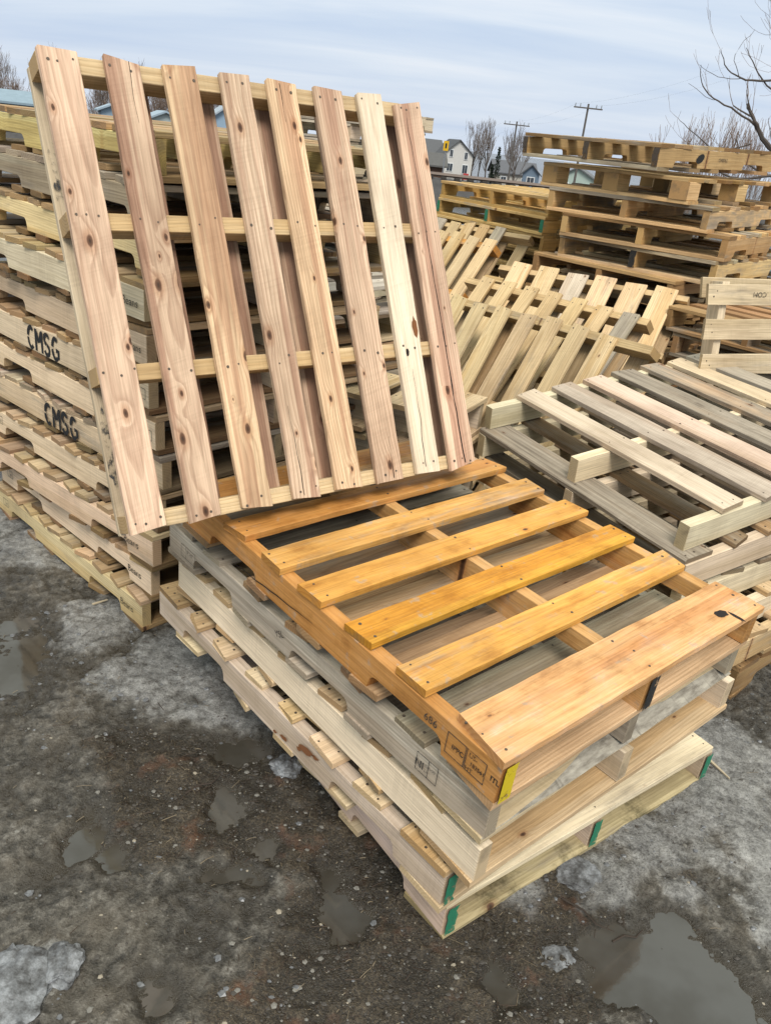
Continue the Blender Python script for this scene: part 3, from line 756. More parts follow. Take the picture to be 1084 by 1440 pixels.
for i in range(13):
    rr = random.Random(600 + i)
    nx, ny, nz_ = enear.get(i, (1.40 + rr.uniform(-.04, .04), 4.64, .725 - .1325 * (i - 7)))
    nx, ny = nx * 1.1, ny * 1.1; nz_ = 1.68 - (1.68 - nz_) * 1.1 if i < 8 else .62 - .147 * (i - 8)
    yaw = R_({0: -50.5, 2: -39, 3: -37, 4: -42}.get(i, -46.8) + rr.uniform(-.8, .8))
    x = nx - cos(yaw) * 44 * IN; y = ny - sin(yaw) * 44 * IN
    block = i in (1, 7)
    ms, ts = ('pine', (1.16, 1.0, .76)) if i < 5 else ('brown', (1.55, 1.4, 1.15))
    mbk, tb = ('pine', (1.12, .98, .75)) if i < 5 else ('brown', (1.5, 1.4, 1.2))
    if i == 0: mbk, tb = 'silver', (.95, .88, .74)
    if i == 8 or i == 4: tb = (1.2, 1.12, .98)
    tov = {q: dict(m=rr.choice(['pine', 'pine', 'grey', 'brown', 'silver'])) for q in range(7)} if i < 6 else None
    bov = {q: dict(m=rr.choice(['pine', 'grey', 'brown'])) for q in range(1, 5)} if i < 6 else None
    g, p = pallet(elab[i], (x, y, nz_), (R_(2.2 if i == 0 else 1.2 if i < 3 else .6), R_(0), yaw), mb=mbk, ms=ms, tb=tb, ts=ts, top_over=tov, bot_over=bov, var=.2, seg=6, fine=i < 6, nails=i == 0, seed=600 + i, group=GE, bt=.0215, sh=.1035, L=52, Wd=44,
        notch=[(6.5, 16), (36, 45.5)], sw=.042)
    Le = 52 * IN
    if block:                                                   # blocks instead of stringers
        for s in p['str']:
            xx = s.location.x; bpy.data.objects.remove(s)
            for yy in (.065, .66, 1.255):
                me = board_mesh(.13, .12, .1025, rr.random() * 1e4, 2, None, 0, 0, .002, mat=W['pine' if i == 1 else 'brown'])
                mesh_obj('block', me, g, (min(max(xx, .066), 44 * IN - .066), yy, .0215 + .0517 + .0006), (0, 0, pi / 2), jit((1.05, .92, .70) if i == 1 else (1.1, 1, .9), .12, rr))
    if i == 0:
        s = p['str'][2]
        mb = MB(); K = 20
        mb.add([(-.24 + .040 * cos(2 * pi * k / K) * (1 + .1 * sin(k * 3)), -.021 - .0036, .004 + .026 * sin(2 * pi * k / K) + .010 * cos(2 * pi * k / K)) for k in range(K)], [tuple(range(K))])
        mb.build('spray_spot', INK, s)
        me = text_mesh('OP8762', .030, INKB)
        o = bpy.data.objects.new('lettering', me); link(o, s)
        M = Matrix(((1, 0, 0), (0, 0, -1), (0, 1, 0))).to_4x4(); M.translation = Vector((-.04, -.021 - .0036, -.008)); o.matrix_local = M
        for s in p['str']: s.color = (.80, .70, .52, 1)
        # scorched ends
        for s in p['str']:
            end_paint(s, Le, .1035, .042, SCORCH, 1., name='scorched_end')
    if i == 4: end_paint(p['str'][1], Le, .1035, .042, BLACKP, 1.)

# ================================================================== PALLET STANDING ON EDGE AT FAR RIGHT
fr = empty('wooden_pallet', (1.36, 3.50, .585), (R_(82), R_(-2.0), R_(16)))
tag(fr, 'pale pallet standing upright on edge behind the right hand pile, upside down writing', 'pallet')
for i, yb in enumerate((.0, .150, .300, .452, .60)):
    me = board_mesh(1.05, .088, .017, 700 + i, 8, [(-.49, -.012), (-.49, .014)], 0, 0, .0018, mat=W['pale'])
    o = mesh_obj('deck_board', me, fr, (.525 - .01 * i, .045 + yb, 0), (0, 0, R_(.6)), jit((1.02, .98, .88), .05, RND))
    if i == 4: topb = o
me = text_mesh('.COM', .030, INKT)
o = bpy.data.objects.new('lettering', me); link(o, topb)
M = Matrix.Rotation(pi, 4, 'Z'); M.translation = Vector((-.225, .012, .0115)); o.matrix_local = M
for x in (.055, .52, 1.0):
    me = stringer_mesh(.70, .085, .036, (), seed=int(x * 100), mat=W['pale'])
    mesh_obj('stringer', me, fr, (x, .345, -.0085 - .0435), (0, 0, pi / 2), (1.08, 1.05, 1.0))
for yb in (.03, .62):
    me = board_mesh(1.05, .088, .017, 720 + yb, 4, None, 0, 0, .0018, mat=W['pale'])
    mesh_obj('back_board', me, fr, (.525, .045 + yb, -.0085 - .087 - .009), (0, 0, 0), (.95, .9, .8))

# ================================================================== LOW PILE BEHIND IT
for i in range(7):
    rr = random.Random(900 + i)
    pallet('brown pallet ' + ['on the ground', 'second from the ground', 'third from the ground', 'in the middle', 'third from the top', 'second from the top', 'on top'][i] + ' of the low pile behind the upright pale pallet',
        (1.55 + rr.uniform(-.04, .04), 4.75 + rr.uniform(-.04, .04), .139 * i + .003), (R_(rr.uniform(0, .7)), 0, R_(-47 + rr.uniform(-2.5, 2.5))), mb=['brown', 'pine', 'grey'][i % 3], ms=['brown', 'pine'][i % 2],
        tb=(1.25, 1.12, .95) if i % 3 == 0 else (.9, .8, .66), ts=(1.3, 1.2, 1.0) if i % 2 == 0 else (1, .88, .68), bt=.0195, sh=.0955, seg=5, fine=False, nails=False, seed=900 + i, group='pallets in the low pile at the far right', var=.2)

# ================================================================== FAR WHITE STACK ON THE SKYLINE
GF = 'pallets in the far white stack on the skyline'
proto = None
def copy_tree(o, parent=None):
    c = o.copy(); COL.objects.link(c); c.parent = parent
    for ch in list(o.children): copy_tree(ch, c)
    return c
fst = []
for i in range(14):
    rr = random.Random(800 + i)
    loc = (-1.66 + rr.uniform(-.04, .04), 8.15 + rr.uniform(-.03, .03), .1385 * i - .02); rot = (0, 0, R_(-32 + rr.uniform(-2, 2)))
    if i < 3:
        g, p = pallet('', loc, rot, L=48, Wd=48, mb='silver', ms='pale', tb=(1.15, 1.1, 1.0), ts=(.95, .93, .88), seg=2, fine=False, nails=False, seed=800 + i, group=GF, bt=.019, sh=.095)
        fst.append(g)
    else:
        g = copy_tree(fst[i % 3]); g.location = loc; g.rotation_euler = rot
    tag(g, 'whitish pallet ' + ['on the ground under', 'second from the ground of', 'third from the ground of', 'fourth from the ground of', 'fifth from the ground of', 'sixth from the ground of', 'seventh from the ground of', 'seventh from the top of', 'sixth from the top of', 'fifth from the top of', 'fourth from the top of', 'third from the top of', 'second from the top of', 'topmost on'][i] + ' the far white stack behind the leaning cedar pallet', 'pallet', GF)

# ================================================================== GROUND
ICE = [(-0.65, 2.21, 0.26), (-0.41, 1.99, 0.16), (-0.96, 2.38, 0.2), (-0.73, 2.08, 0.2), (-0.25, 2.02, 0.10), (-1.38, 2.89, 0.35), (0.79, 1.6, 0.18), (1.06, 1.82, 0.26), (1.14, 1.65, 0.2), (0.67, 1.49, 0.12), (0.87, 1.47, 0.08), (1.09, 1.44, 0.1), (1.18, 2.05, 0.2), (-0.66, 1.05, 0.08), (-0.60, 1.11, 0.05), (-0.67, 1.0, 0.1), (0.4, 1.54, 0.2), (-1.6, 3.2, .4), (1.5, 2.0, .3)]
MUD = [(-.22, 1.72, .14), (-.05, 1.55, .14), (.10, 1.38, .13), (.24, 1.22, .12), (.5, 1.42, .12), (.62, 1.42, .08), (-0.5, 1.67, 0.2), (-0.29, 1.62, 0.16), (0.13, 1.51, 0.25), (0.34, 1.27, 0.2), (0.07, 1.26, 0.2), (-0.05, 1.07, 0.2), (0.48, 1.34, 0.12), (-0.67, 1.76, 0.12), (0.27, 1.14, 0.2), (0.88, 1.52, 0.07), (0.21, 1.22, 0.15), (0.46, 1.16, 0.12)]  # mud; blobs along the front pile's edge also paint its contact shadow
PUD = [(-1.25, 2.27, 0.17), (-1.15, 2.23, 0.13), (-1.2, 2.0, 0.2), (-0.35, 1.81, 0.09), (-0.34, 1.59, 0.06), (-0.68, 1.47, 0.07), (-0.59, 1.43, 0.05), (-0.26, 1.41, 0.06), (-0.02, 1.34, 0.05), (0.04, 1.31, 0.04), (0.79, 1.19, 0.13), (0.71, 1.26, 0.09), (0.87, 1.16, 0.12), (0.65, 1.31, 0.06), (-0.2, 1.5, 0.05), (-0.36, 1.04, 0.05), (0.37, 1.18, 0.05), (-0.06, 1.41, 0.05), (0.83, 1.35, 0.05)]
def fbm(x, y, f, o=4, s=0.):
    return noise.fractal(Vector((x * f + s, y * f - s, s * .37)), .9, 2.1, o)
def blob(L, x, y, wob=0.):
    m = 0.
    for (bx, by, r) in L:
        d2 = ((x - bx) ** 2 + (y - by) ** 2) / (r * r)
        if d2 < 6: m = max(m, exp(-d2 * .8))
    return m
WATER_Z = -.0105
def far_z(x, y):
    d = sqrt(x * x + y * y)
    z = 0.
    if d > 9: z -= 2.9 * min(1., max(0., (d - 9) / 130.)) ** 1.0
    return z
def ground_at(x, y):
    """height, ice, mud with painted contact shade"""
    near = max(0., 1 - max(0., sqrt(x * x + (y - 1.5) ** 2) - 2.5) / 2.5)
    w1 = fbm(x, y, 3.2, 4, 3.); w2 = fbm(x, y, 11., 4, 8.)
    ice = min(1., max(0., (blob(ICE, x + .05 * w2, y + .05 * w1) + .30 * w1 + .16 * w2 - .34) * 1.7))
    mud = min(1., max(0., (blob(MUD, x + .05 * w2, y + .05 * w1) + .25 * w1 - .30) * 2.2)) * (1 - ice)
    h = .010 * fbm(x, y, 2.3, 4, 1.)
    clump = abs(fbm(x, y, 24., 3, 5.)); fine = fbm(x, y, 62., 3, 6.); mid = fbm(x, y, 9., 4, 12.)
    h += (.011 * clump + .0045 * fine + .009 * mid) * (1 - .68 * ice) + mud * .004 * abs(fbm(x, y, 85., 3, 2.))
    h += ice * (.014 + .004 * w2)
    w3 = fbm(x, y, 6., 5, 21.)
    pd = blob(PUD, x + .06 * w3 + .02 * w2, y + .06 * w1 + .02 * w2) + .22 * w3 + .12 * w2
    h -= .030 * min(1., max(0., (pd - .16) * 1.05)) * (1 - ice * .6) + .0035 * mud - .0015
    return h * near + far_z(x, y), ice * near, mud * near
def axis(lo, hi, a, b, fine, grow):
    pts = []; v = a
    while v < b: pts.append(v); v += fine
    s = fine; w = b; 
    while w < hi: pts.append(w); s *= grow; w += s
    pts.append(hi); s = fine * grow; w = a - s; left = []
    while w > lo: left.append(w); s *= grow; w -= s
    left.append(lo)
    return left[::-1] + pts
gx = axis(-900, 900, -1.75, 1.55, .0095, 1.10)
gy = axis(-60, 2500, .78, 3.0, .0095, 1.09)
gv, ga = [], []
for y in gy:
    for x in gx:
        h, i_, m_ = ground_at(x, y)
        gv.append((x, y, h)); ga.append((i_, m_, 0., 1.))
nxg = len(gx); gf = []
for j in range(len(gy) - 1):
    for i in range(nxg - 1):
        a = j * nxg + i; gf.append((a, a + 1, a + nxg + 1, a + nxg))
m, t = new_mat('slush_ground')
tc = t.n('ShaderNodeTexCoord'); at = t.n('ShaderNodeAttribute', attribute_name='cover')
P = tc.outputs['Object']; sp = t.sep(at.outputs['Color'])
ge = t.n('ShaderNodeNewGeometry')
n1 = t.noise(P, 6., 6., .65); n2 = t.noise(P, 34., 6., .7); n3 = t.noise(P, 150., 4., .7)
n4 = t.noise(P, 380., 3., .6)
slush = t.ramp(t.math('ADD', t.math('MULTIPLY', n2, .7), t.math('MULTIPLY', n3, .3)), [(.36, rgb(.015, .0135, .011)), (.46, rgb(.050, .046, .040)), (.54, rgb(.098, .092, .083)), (.62, rgb(.165, .159, .150)), (.72, rgb(.28, .275, .268))])
slush = t.mix(t.step(n1, .44, .62, 0., .55), slush, t.mix(n3, rgb(.036, .030, .023), rgb(.12, .105, .085)))
icec = t.ramp(t.math('ADD', t.math('MULTIPLY', n2, .48), t.math('ADD', t.math('MULTIPLY', n1, .16), t.math('MULTIPLY', n3, .36))), [(.36, rgb(.040, .039, .038)), (.46, rgb(.125, .126, .128)), (.55, rgb(.245, .25, .257)), (.66, rgb(.43, .44, .45))])
icec = t.mix(t.step(n3, .55, .7, 0., .6), icec, rgb(.07, .068, .066))
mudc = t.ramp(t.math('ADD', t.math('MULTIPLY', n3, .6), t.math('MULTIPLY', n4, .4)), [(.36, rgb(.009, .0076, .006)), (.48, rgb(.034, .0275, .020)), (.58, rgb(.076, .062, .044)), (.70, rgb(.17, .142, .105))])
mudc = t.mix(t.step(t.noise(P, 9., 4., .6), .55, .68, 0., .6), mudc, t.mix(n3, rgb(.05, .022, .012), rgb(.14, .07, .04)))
edge = t.math('ADD', sp[0], t.math('MULTIPLY', t.math('SUBTRACT', n2, .5), .7))
col = t.mix(t.step(edge, .10, .80), slush, icec)
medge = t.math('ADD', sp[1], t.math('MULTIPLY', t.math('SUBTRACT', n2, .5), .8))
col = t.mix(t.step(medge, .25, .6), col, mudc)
# old snow further off
dist = t.n('ShaderNodeVectorMath', operation='LENGTH'); t.put(dist.inputs[0], P)
nf = t.noise(P, .18, 5., .6)
sf = t.math('MULTIPLY', t.step(dist.outputs['Value'], 5., 9.), t.step(t.math('ADD', nf, t.math('MULTIPLY', n1, .15)), .40, .52))
col = t.mix(sf, col, t.mix(n1, rgb(.55, .57, .60), rgb(.74, .75, .77)))
grass = t.mix(n1, rgb(.09, .075, .05), rgb(.17, .15, .11))
gfm = t.math('MULTIPLY', t.step(dist.outputs['Value'], 20., 60.), t.step(t.noise(P, .05, 4., .6), .42, .52))
col = t.mix(gfm, col, grass)
# colour paler with height, darker towards the hollows; silt gathers round the pools
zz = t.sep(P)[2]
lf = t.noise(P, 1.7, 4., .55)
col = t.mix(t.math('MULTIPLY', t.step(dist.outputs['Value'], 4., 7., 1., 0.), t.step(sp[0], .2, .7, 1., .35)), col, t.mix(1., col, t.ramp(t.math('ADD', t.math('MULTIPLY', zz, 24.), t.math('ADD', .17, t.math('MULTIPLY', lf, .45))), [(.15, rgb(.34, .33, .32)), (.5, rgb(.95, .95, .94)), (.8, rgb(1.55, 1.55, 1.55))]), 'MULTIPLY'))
silt = t.step(t.math('ADD', zz, t.math('MULTIPLY', t.math('SUBTRACT', n2, .5), .014)), -.012, .001, .92, 0.)
col = t.mix(silt, col, t.mix(n1, rgb(.045, .038, .028), rgb(.090, .079, .062)))
wet = t.step(zz, -.011, .010, 1., 0.)
col = t.mix(t.math('MULTIPLY', wet, .45), col, t.mix(1., col, rgb(.45, .43, .40), 'MULTIPLY'))
col = t.mix(t.step(dist.outputs['Value'], 5., 9., 1., 0.), col, t.mix(1., col, rgb(1.12, 1.05, .95), 'MULTIPLY'))
rough = t.math('SUBTRACT', t.step(n2, .35, .65, .34, .66), t.math('MULTIPLY', wet, .26))
t.surf(col, rough, t.math('ADD', t.math('MULTIPLY', n3, .7), t.math('ADD', t.math('MULTIPLY', n4, .4), t.math('MULTIPLY', n2, 1.2))), .010, .7, .5)
GROUND = m
me = from_data('ground', gv, gf, m, smooth=True)
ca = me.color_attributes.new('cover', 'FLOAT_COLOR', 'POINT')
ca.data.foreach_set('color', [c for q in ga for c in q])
tag(mesh_obj('ground', me), kind='structure')
# meltwater lying in the hollows
m, t = new_mat('muddy_water')
tc = t.n('ShaderNodeTexCoord'); n = t.noise(tc.outputs['Object'], 3.5, 4., .6); n2 = t.noise(tc.outputs['Object'], 60., 3., .6)
t.surf(t.mix(t.step(n, .36, .64), rgb(.048, .041, .031), rgb(.082, .077, .068)), .05, n2, .0004, .2, .6)
wv, wf = [], []
wx = [-1.9 + .1 * i for i in range(38)]; wy = [.7 + .1 * i for i in range(27)]
for y in wy:
    for x in wx: wv.append((x, y, WATER_Z))
for j in range(len(wy) - 1):
    for i in range(len(wx) - 1):
        a = j * len(wx) + i; wf.append((a, a + 1, a + len(wx) + 1, a + len(wx)))
tag(mesh_obj('water', from_data('water', wv, wf, m)), kind='structure')

# gravel, splinters, ice crumbs (countless)
def gz(x, y): return ground_at(x, y)[0]
def stone(mb, c, r, rr, mi, flat=.6):
    n = 5; vs = []; a0 = rr.uniform(0, 6); e = rr.uniform(.6, 1.)
    for lv, (q, z) in enumerate(((.75, -.3), (1., .15), (.55, .6))):
        for k in range(n):
            th = a0 + 2 * pi * k / n + lv * .4; w = r * q * rr.uniform(.8, 1.2)
            vs.append((c[0] + w * cos(th), c[1] + w * e * sin(th), c[2] + z * r * flat))
    fs = [(lv * n + k, lv * n + (k + 1) % n, (lv + 1) * n + (k + 1) % n, (lv + 1) * n + k) for lv in range(2) for k in range(n)]
    fs.append(tuple(2 * n + k for k in range(n)))
    mb.add(vs, fs, mi)
rr = random.Random(42)
mb = MB(); cnt = 0
while cnt < 5500:
    x = rr.uniform(-1.2, 1.5); y = rr.uniform(.85, 2.3)
    h, i_, m_ = ground_at(x, y)
    if rr.random() > (.15 + .95 * m_) * (1 - i_ * .8): continue
    r = min(.0075, .0012 * rr.paretovariate(1.7))
    stone(mb, (x, y, h + .0005), r, rr, 0 if rr.random() < .72 else (1 if rr.random() < .86 else 2)); cnt += 1
st = [plain('dark_pebble', (.07, .06, .05), .6), plain('grey_pebble', (.20, .185, .16), .6), plain('pale_pebble', (.34, .29, .22), .6)]
tag(mb.build('gravel', st), kind='stuff')
mb = MB(); cnt = 0
while cnt < 1700:
    x = rr.uniform(-1.3, 1.4); y = rr.uniform(.85, 2.4)
    h, i_, m_ = ground_at(x, y)
    if rr.random() > .18 + .9 * m_ - .1 * i_ or h < WATER_Z - .004: continue
    a = rr.uniform(0, pi); l = min(.04, .005 * rr.paretovariate(1.5)); w = rr.uniform(.0005, .0011)
    dx, dy = cos(a) * l / 2, sin(a) * l / 2; zz = h + .003
    k = rr.uniform(-.003, .004)
    mb.tube([(x - dx, y - dy, zz), (x, y, zz + .002), (x + dx, y + dy, zz + k)], w, 3, 0 if rr.random() < .75 else 1); cnt += 1
tag(mb.build('wood_splinters', [plain('wet_splinter', (.055, .036, .024), .8), plain('pale_splinter', (.20, .155, .10), .8)]), kind='stuff')
mb = MB(); cnt = 0
while cnt < 1100:
    x = rr.uniform(-1.4, 1.4); y = rr.uniform(.9, 2.6)
    h, i_, m_ = ground_at(x, y)
    if rr.random() > .12 + .6 * i_ * (1 - i_) * 4: continue
    stone(mb, (x, y, h), min(.011, .0022 * rr.paretovariate(1.8)), rr, 0, .8); cnt += 1
tag(mb.build('ice_crumbs', plain('dirty_ice', (.15, .15, .152), .35, 0, .5, .5, 40.)), kind='stuff')
# single pieces lying about
CH = plain('pale_splinter_wood', (.50, .41, .28), .8)
def chip(x, y, l, a, w, lab, mat=CH, name='wood_splinter', cat='splinter'):
    b = MB(); z = gz(x, y) + .006
    b.box((0, 0, 0), (l, w, w * .5)); b.v = [(vx, vy * (1 - .7 * (vx / l + .5)), vz) for vx, vy, vz in b.v]
    o = b.build(name, mat, None, (x, y, z), (rr.uniform(-.1, .1), .03, a)); return tag(o, lab, cat)
chip(1.115, 1.955, .10, R_(-62), .010, 'pale splinter on the ice beside the right end of the front pile')
chip(-1.13, 2.80, .085, R_(18), .012, 'pale splinter on the slush below the tall left stack, farther one')
chip(-1.02, 2.49, .060, R_(48), .009, 'short pale splinter on the ice below the tall left stack, nearer one')
chip(-.02, 1.93, .12, R_(-46), .022, 'broken bark strip lying under the front pile on the ice')
for (x, y, l, a, lab) in ((.60, 1.37, .14, -40, 'thin dark twig beside the ice edge at the lower right'), (.70, 1.34, .09, 20, 'short dark twig nearest the muddy puddle at the lower right'), (-.42, 1.66, .11, 40, 'dark twig in the mud left of the front pile')):
    b = MB(); b.tube([(-l / 2, 0, 0), (-.1 * l, .006, .004), (.2 * l, -.004, .002), (l / 2, .008, .006)], [.003, .0026, .0022, .0012], 5)
    tag(b.build('twig', plain('wet_twig', (.05, .035, .025), .7), None, (x, y, gz(x, y) + .008), (0, 0, R_(a))), lab, 'twig')
def ice_lump(x, y, r, lab, flat=.5, s=1):
    bm = bmesh.new(); bmesh.ops.create_icosphere(bm, subdivisions=4, radius=r)
    for v in bm.verts:
        n = noise.fractal(v.co * (1.6 / r) + Vector((s, 0, 0)), .8, 2.1, 5)
        v.co *= 1 + .30 * n
        v.co.z *= flat
    me = bpy.data.meshes.new('ice_lump'); bm.to_mesh(me); bm.free(); me.materials.append(ICEM)
    tag(mesh_obj('ice_lump', me, None, (x, y, gz(x, y) - .12 * r * flat), (0, 0, s)), lab, 'ice')
m, t = new_mat('dirty_ice_lump'); tc = t.n('ShaderNodeTexCoord'); n = t.noise(tc.outputs['Object'], 30., 6., .7); n2 = t.noise(tc.outputs['Object'], 160., 3., .6)
t.surf(t.ramp(n, [(.36, rgb(.045, .042, .04)), (.52, rgb(.15, .15, .152)), (.7, rgb(.33, .335, .345))]), .45, t.math('ADD', n, t.math('MULTIPLY', n2, .5)), .006, .6, .5)
ICEM = m
ice_lump(-.66, 1.05, .085, 'grey ice lump at the lower left corner', .28, 3)
ice_lump(-.585, 1.10, .05, 'small ice lump beside the grey lump at the lower left', .4, 5)
ice_lump(.60, 1.50, .055, 'ice slab edge beside the front corner of the front pile', .16, 7)
ice_lump(-.20, 1.77, .045, 'ice chunk in the dark hollow left of the front pile', .5, 11)
ice_lump(.51, 1.255, .04, 'thin ice sliver in the brown mud', .2, 13)
# plastic strap on the wet brown pallet
STRAP = plain('white_plastic_strap', (.70, .71, .73), .4)
b = MB()
pts = [(1.085, 2.475, .138), (1.13, 2.41, .146), (1.19, 2.375, .130), (1.25, 2.365, .142), (1.31, 2.40, .160)]
b.tube(pts, [.004, .006, .005, .006, .004], 5)
for k in range(22):
    a = rr.uniform(0, 2 * pi); p0 = Vector((1.235 + rr.uniform(-.01, .01), 2.36, .125)); d = Vector((cos(a) * .03, -.02 + rr.uniform(-.02, .02), -.055 + rr.uniform(-.02, .03)))
    b.tube([p0, p0 + d * .5 + Vector((rr.uniform(-.012, .012), 0, 0)), p0 + d], .0016, 4)
tag(b.build('plastic_strap', STRAP), 'frayed white plastic strap hanging at the corner of the wet brown pallet', 'strap')

# ================================================================== BACKGROUND
BARK = plain('grey_bark', (.105, .085, .072), .9, 0, .2, .35, 3.)
TWIGM = plain('bare_twig', (.17, .135, .115), .9, 0, .2, .3, 1.)
REDT = plain('reddish_twig', (.22, .155, .12), .9, 0, .2, .3, 1.)
def branchy(mbT, mbC, p, d, l, r, depth, rr, spread=.5, up=.25, n=5, minr=.002, split=(2, 3)):
    pts = [Vector(p)]; dd = Vector(d).normalized(); k = 4
    for i in range(k):
        dd = (dd + Vector((rr.uniform(-1, 1), rr.uniform(-1, 1), rr.uniform(-.6, 1))) * .13 + Vector((0, 0, up * .08))).normalized()
        pts.append(pts[-1] + dd * l / k)
    rad = [max(minr, r * (1 - .45 * i / k)) for i in range(k + 1)]
    (mbT if depth >= 99 else mbC).tube(pts, rad, n if r > minr * 3 else 3, 0 if r > minr * 4 else 1, cap=False)
    if depth % 100 <= 0: return
    for j in range(rr.randint(*split)):
        i = rr.randint(2, k) if j else k
        nd = (dd + Vector((rr.uniform(-1, 1), rr.uniform(-1, 1), rr.uniform(-.5, 1))) * spread + Vector((0, 0, up * .3))).normalized()
        branchy(mbT, mbC, pts[i], nd, l * rr.uniform(.58, .82), r * rr.uniform(.45, .65), depth % 100 - 1, rr, spread, up, max(3, n - 1), minr, split)
def tree_mesh(seed, h, r0, depth=6, spread=.5, up=.4, minr=.012, twig=TWIGM, trunks=1, split=(2, 3)):
    rr = random.Random(seed); T, C = MB(), MB()
    for q in range(trunks):
        lean = Vector((rr.uniform(-.14, .14), rr.uniform(-.14, .14), 1)) if trunks > 1 else Vector((rr.uniform(-.04, .04), 0, 1))
        pts = [Vector((q * .25 - trunks * .1, 0, -.3))]; k = 5; d = lean.normalized()
        for i in range(k):
            d = (d + Vector((rr.uniform(-1, 1), rr.uniform(-1, 1), .4)) * .07).normalized(); pts.append(pts[-1] + d * h * .42 / k)
        T.tube(pts, [r0 * (1 - .4 * i / k) for i in range(k + 1)], 7)
        for i in range(2, k + 1):
            for j in range(2 if i < k else 3):
                nd = (d * .7 + Vector((rr.uniform(-1, 1), rr.uniform(-1, 1), rr.uniform(.2, 1))) * .8).normalized()
                branchy(T, C, pts[i], nd, h * rr.uniform(.2, .30), r0 * .45, depth - 2, rr, spread, up, 4, minr, split)
    tm = from_data('trunk', T.v, T.f, [BARK], smooth=True); cm = from_data('crown', C.v, C.f, [BARK, twig], C.m)
    return tm, cm
def tree(meshes, loc, s, rz, label, group=None, name='bare_tree'):
    r = empty(name, loc, (0, 0, rz)); r.scale = (s, s, s); tag(r, label, 'tree', group)
    mesh_obj('trunk', meshes[0], r); mesh_obj('crown', meshes[1], r)
    return r
TA = tree_mesh(1, 9., .16, 6, .55, .5); TB = tree_mesh(2, 9., .13, 6, .4, .9, trunks=2); TCm = tree_mesh(3, 7., .10, 6, .6, .5, twig=REDT, trunks=3)
GT1 = 'bare trees behind the railway'
BASE = -2.8
for k, (mm, x, y, s, rz, lab) in enumerate([(TB, 8.9, 160, .92, 0, 'leftmost tall pale bare tree between the white house and the first utility pole'), (TB, 11.7, 163, .98, 2, 'tall bare tree just left of the dark conifer'),
      (TA, 12.7, 120, .82, 1, 'bare tree right behind the first utility pole'), (TA, 10.6, 168, .8, 3, 'thin bare tree behind the dark conifer'), (TB, 14.8, 150, .8, 4, 'bare tree between the bungalow and the blue gabled house'), (TA, 18.9, 170, .85, 5, 'bare tree showing just above the top of the tall right stack'), (TA, 17, 165, .7, 6, 'low bare tree behind the blue gabled house')]):
    tree(mm, (x, y, BASE - .3), s, rz, lab, GT1)
GT2 = 'bare trees at the left edge'
ks = 0
for (mm, x, y, s, rz) in [(TA, -53, 110, .85, 0), (TCm, -50.5, 108, .80, 1), (TA, -47.5, 112, .95, 2), (TB, -44.8, 110, .75, 3), (TCm, -42.5, 112, .85, 4), (TB, -40.5, 109, .85, 5), (TCm, -38.5, 111, .95, 6), (TB, -36.5, 110, .9, 7), (TCm, -34.5, 112, .9, 8), (TB, -32.3, 110, .85, 9), (TA, -55.5, 113, .9, 10), (TCm, -30, 112, .8, 11), (TB, -27.5, 113, .8, 12), (TCm, -24.5, 112, .8, 13), (TCm, -46, 106, .7, 14), (TCm, -37.5, 106, .75, 15), (TCm, -33.4, 107, .8, 16)]:
    lab = ['tallest bare tree at the very left edge', 'reddish bush like tree behind the grey blue roof', 'bare tree left of the leaning pallet top corner', 'bare tree hidden by the top corner of the leaning pallet', 'reddish tree in the first gap of the leaning pallet, left part', 'bare tree in the first gap of the leaning pallet, middle', 'bushy reddish tree in the first gap of the leaning pallet, right part', 'bare tree behind the second cedar board', 'reddish tree in the second gap of the leaning pallet', 'bare tree in the second gap of the leaning pallet, right part', 'bare tree beyond the left picture edge', 'reddish tree behind the third cedar board', 'bare tree in the third gap of the leaning pallet', 'reddish tree behind the fourth cedar board', 'low reddish tree behind the grey blue roof, right of it', 'low reddish tree behind the small shed', 'low reddish tree in the second gap above the shed roof'][ks]; ks += 1
    tree(mm, (x, y, -2.0), s, rz, lab, GT2)
# dark conifers
NEED = plain('dark_needles', (.028, .038, .026), .9, 0, .2, .6, 6.)
def conifer(loc, h, w, seed, label):
    rr = random.Random(seed); r = empty('conifer', loc); tag(r, label, 'tree', 'dark conifers behind the railway')
    T = MB(); T.tube([(0, 0, -.3), (0, 0, h * .9)], [.12, .03], 6); T.build('trunk', BARK, r)
    C = MB()
    for k in range(900):
        u = rr.random() ** .8; z = .06 * h + .94 * h * u; rad = w * (1 - u) ** .55 * rr.uniform(.35, 1.) * (.8 + .3 * sin(z * 5 + seed)); a = rr.uniform(0, 2 * pi)
        c = Vector((rad * cos(a), rad * sin(a), z)); s = rr.uniform(.08, .22)
        e1 = Vector((rr.uniform(-1, 1), rr.uniform(-1, 1), rr.uniform(-.2, 1.))).normalized() * s * 1.6; e2 = Vector((rr.uniform(-1, 1), rr.uniform(-1, 1), rr.uniform(-1, 1))).normalized() * s * .5
        C.add([c - e2, c + e1 * .5 - e2 * .3, c + e1, c + e2], [(0, 1, 2, 3)])
    C.build('crown', NEED, r)
conifer((10.9, 130, BASE - .2), 5.3, .75, 1, 'taller dark columnar conifer between the white house and the bungalow')
conifer((10.3, 131, BASE - .2), 2.9, .6, 2, 'shorter dark conifer beside the columnar one')
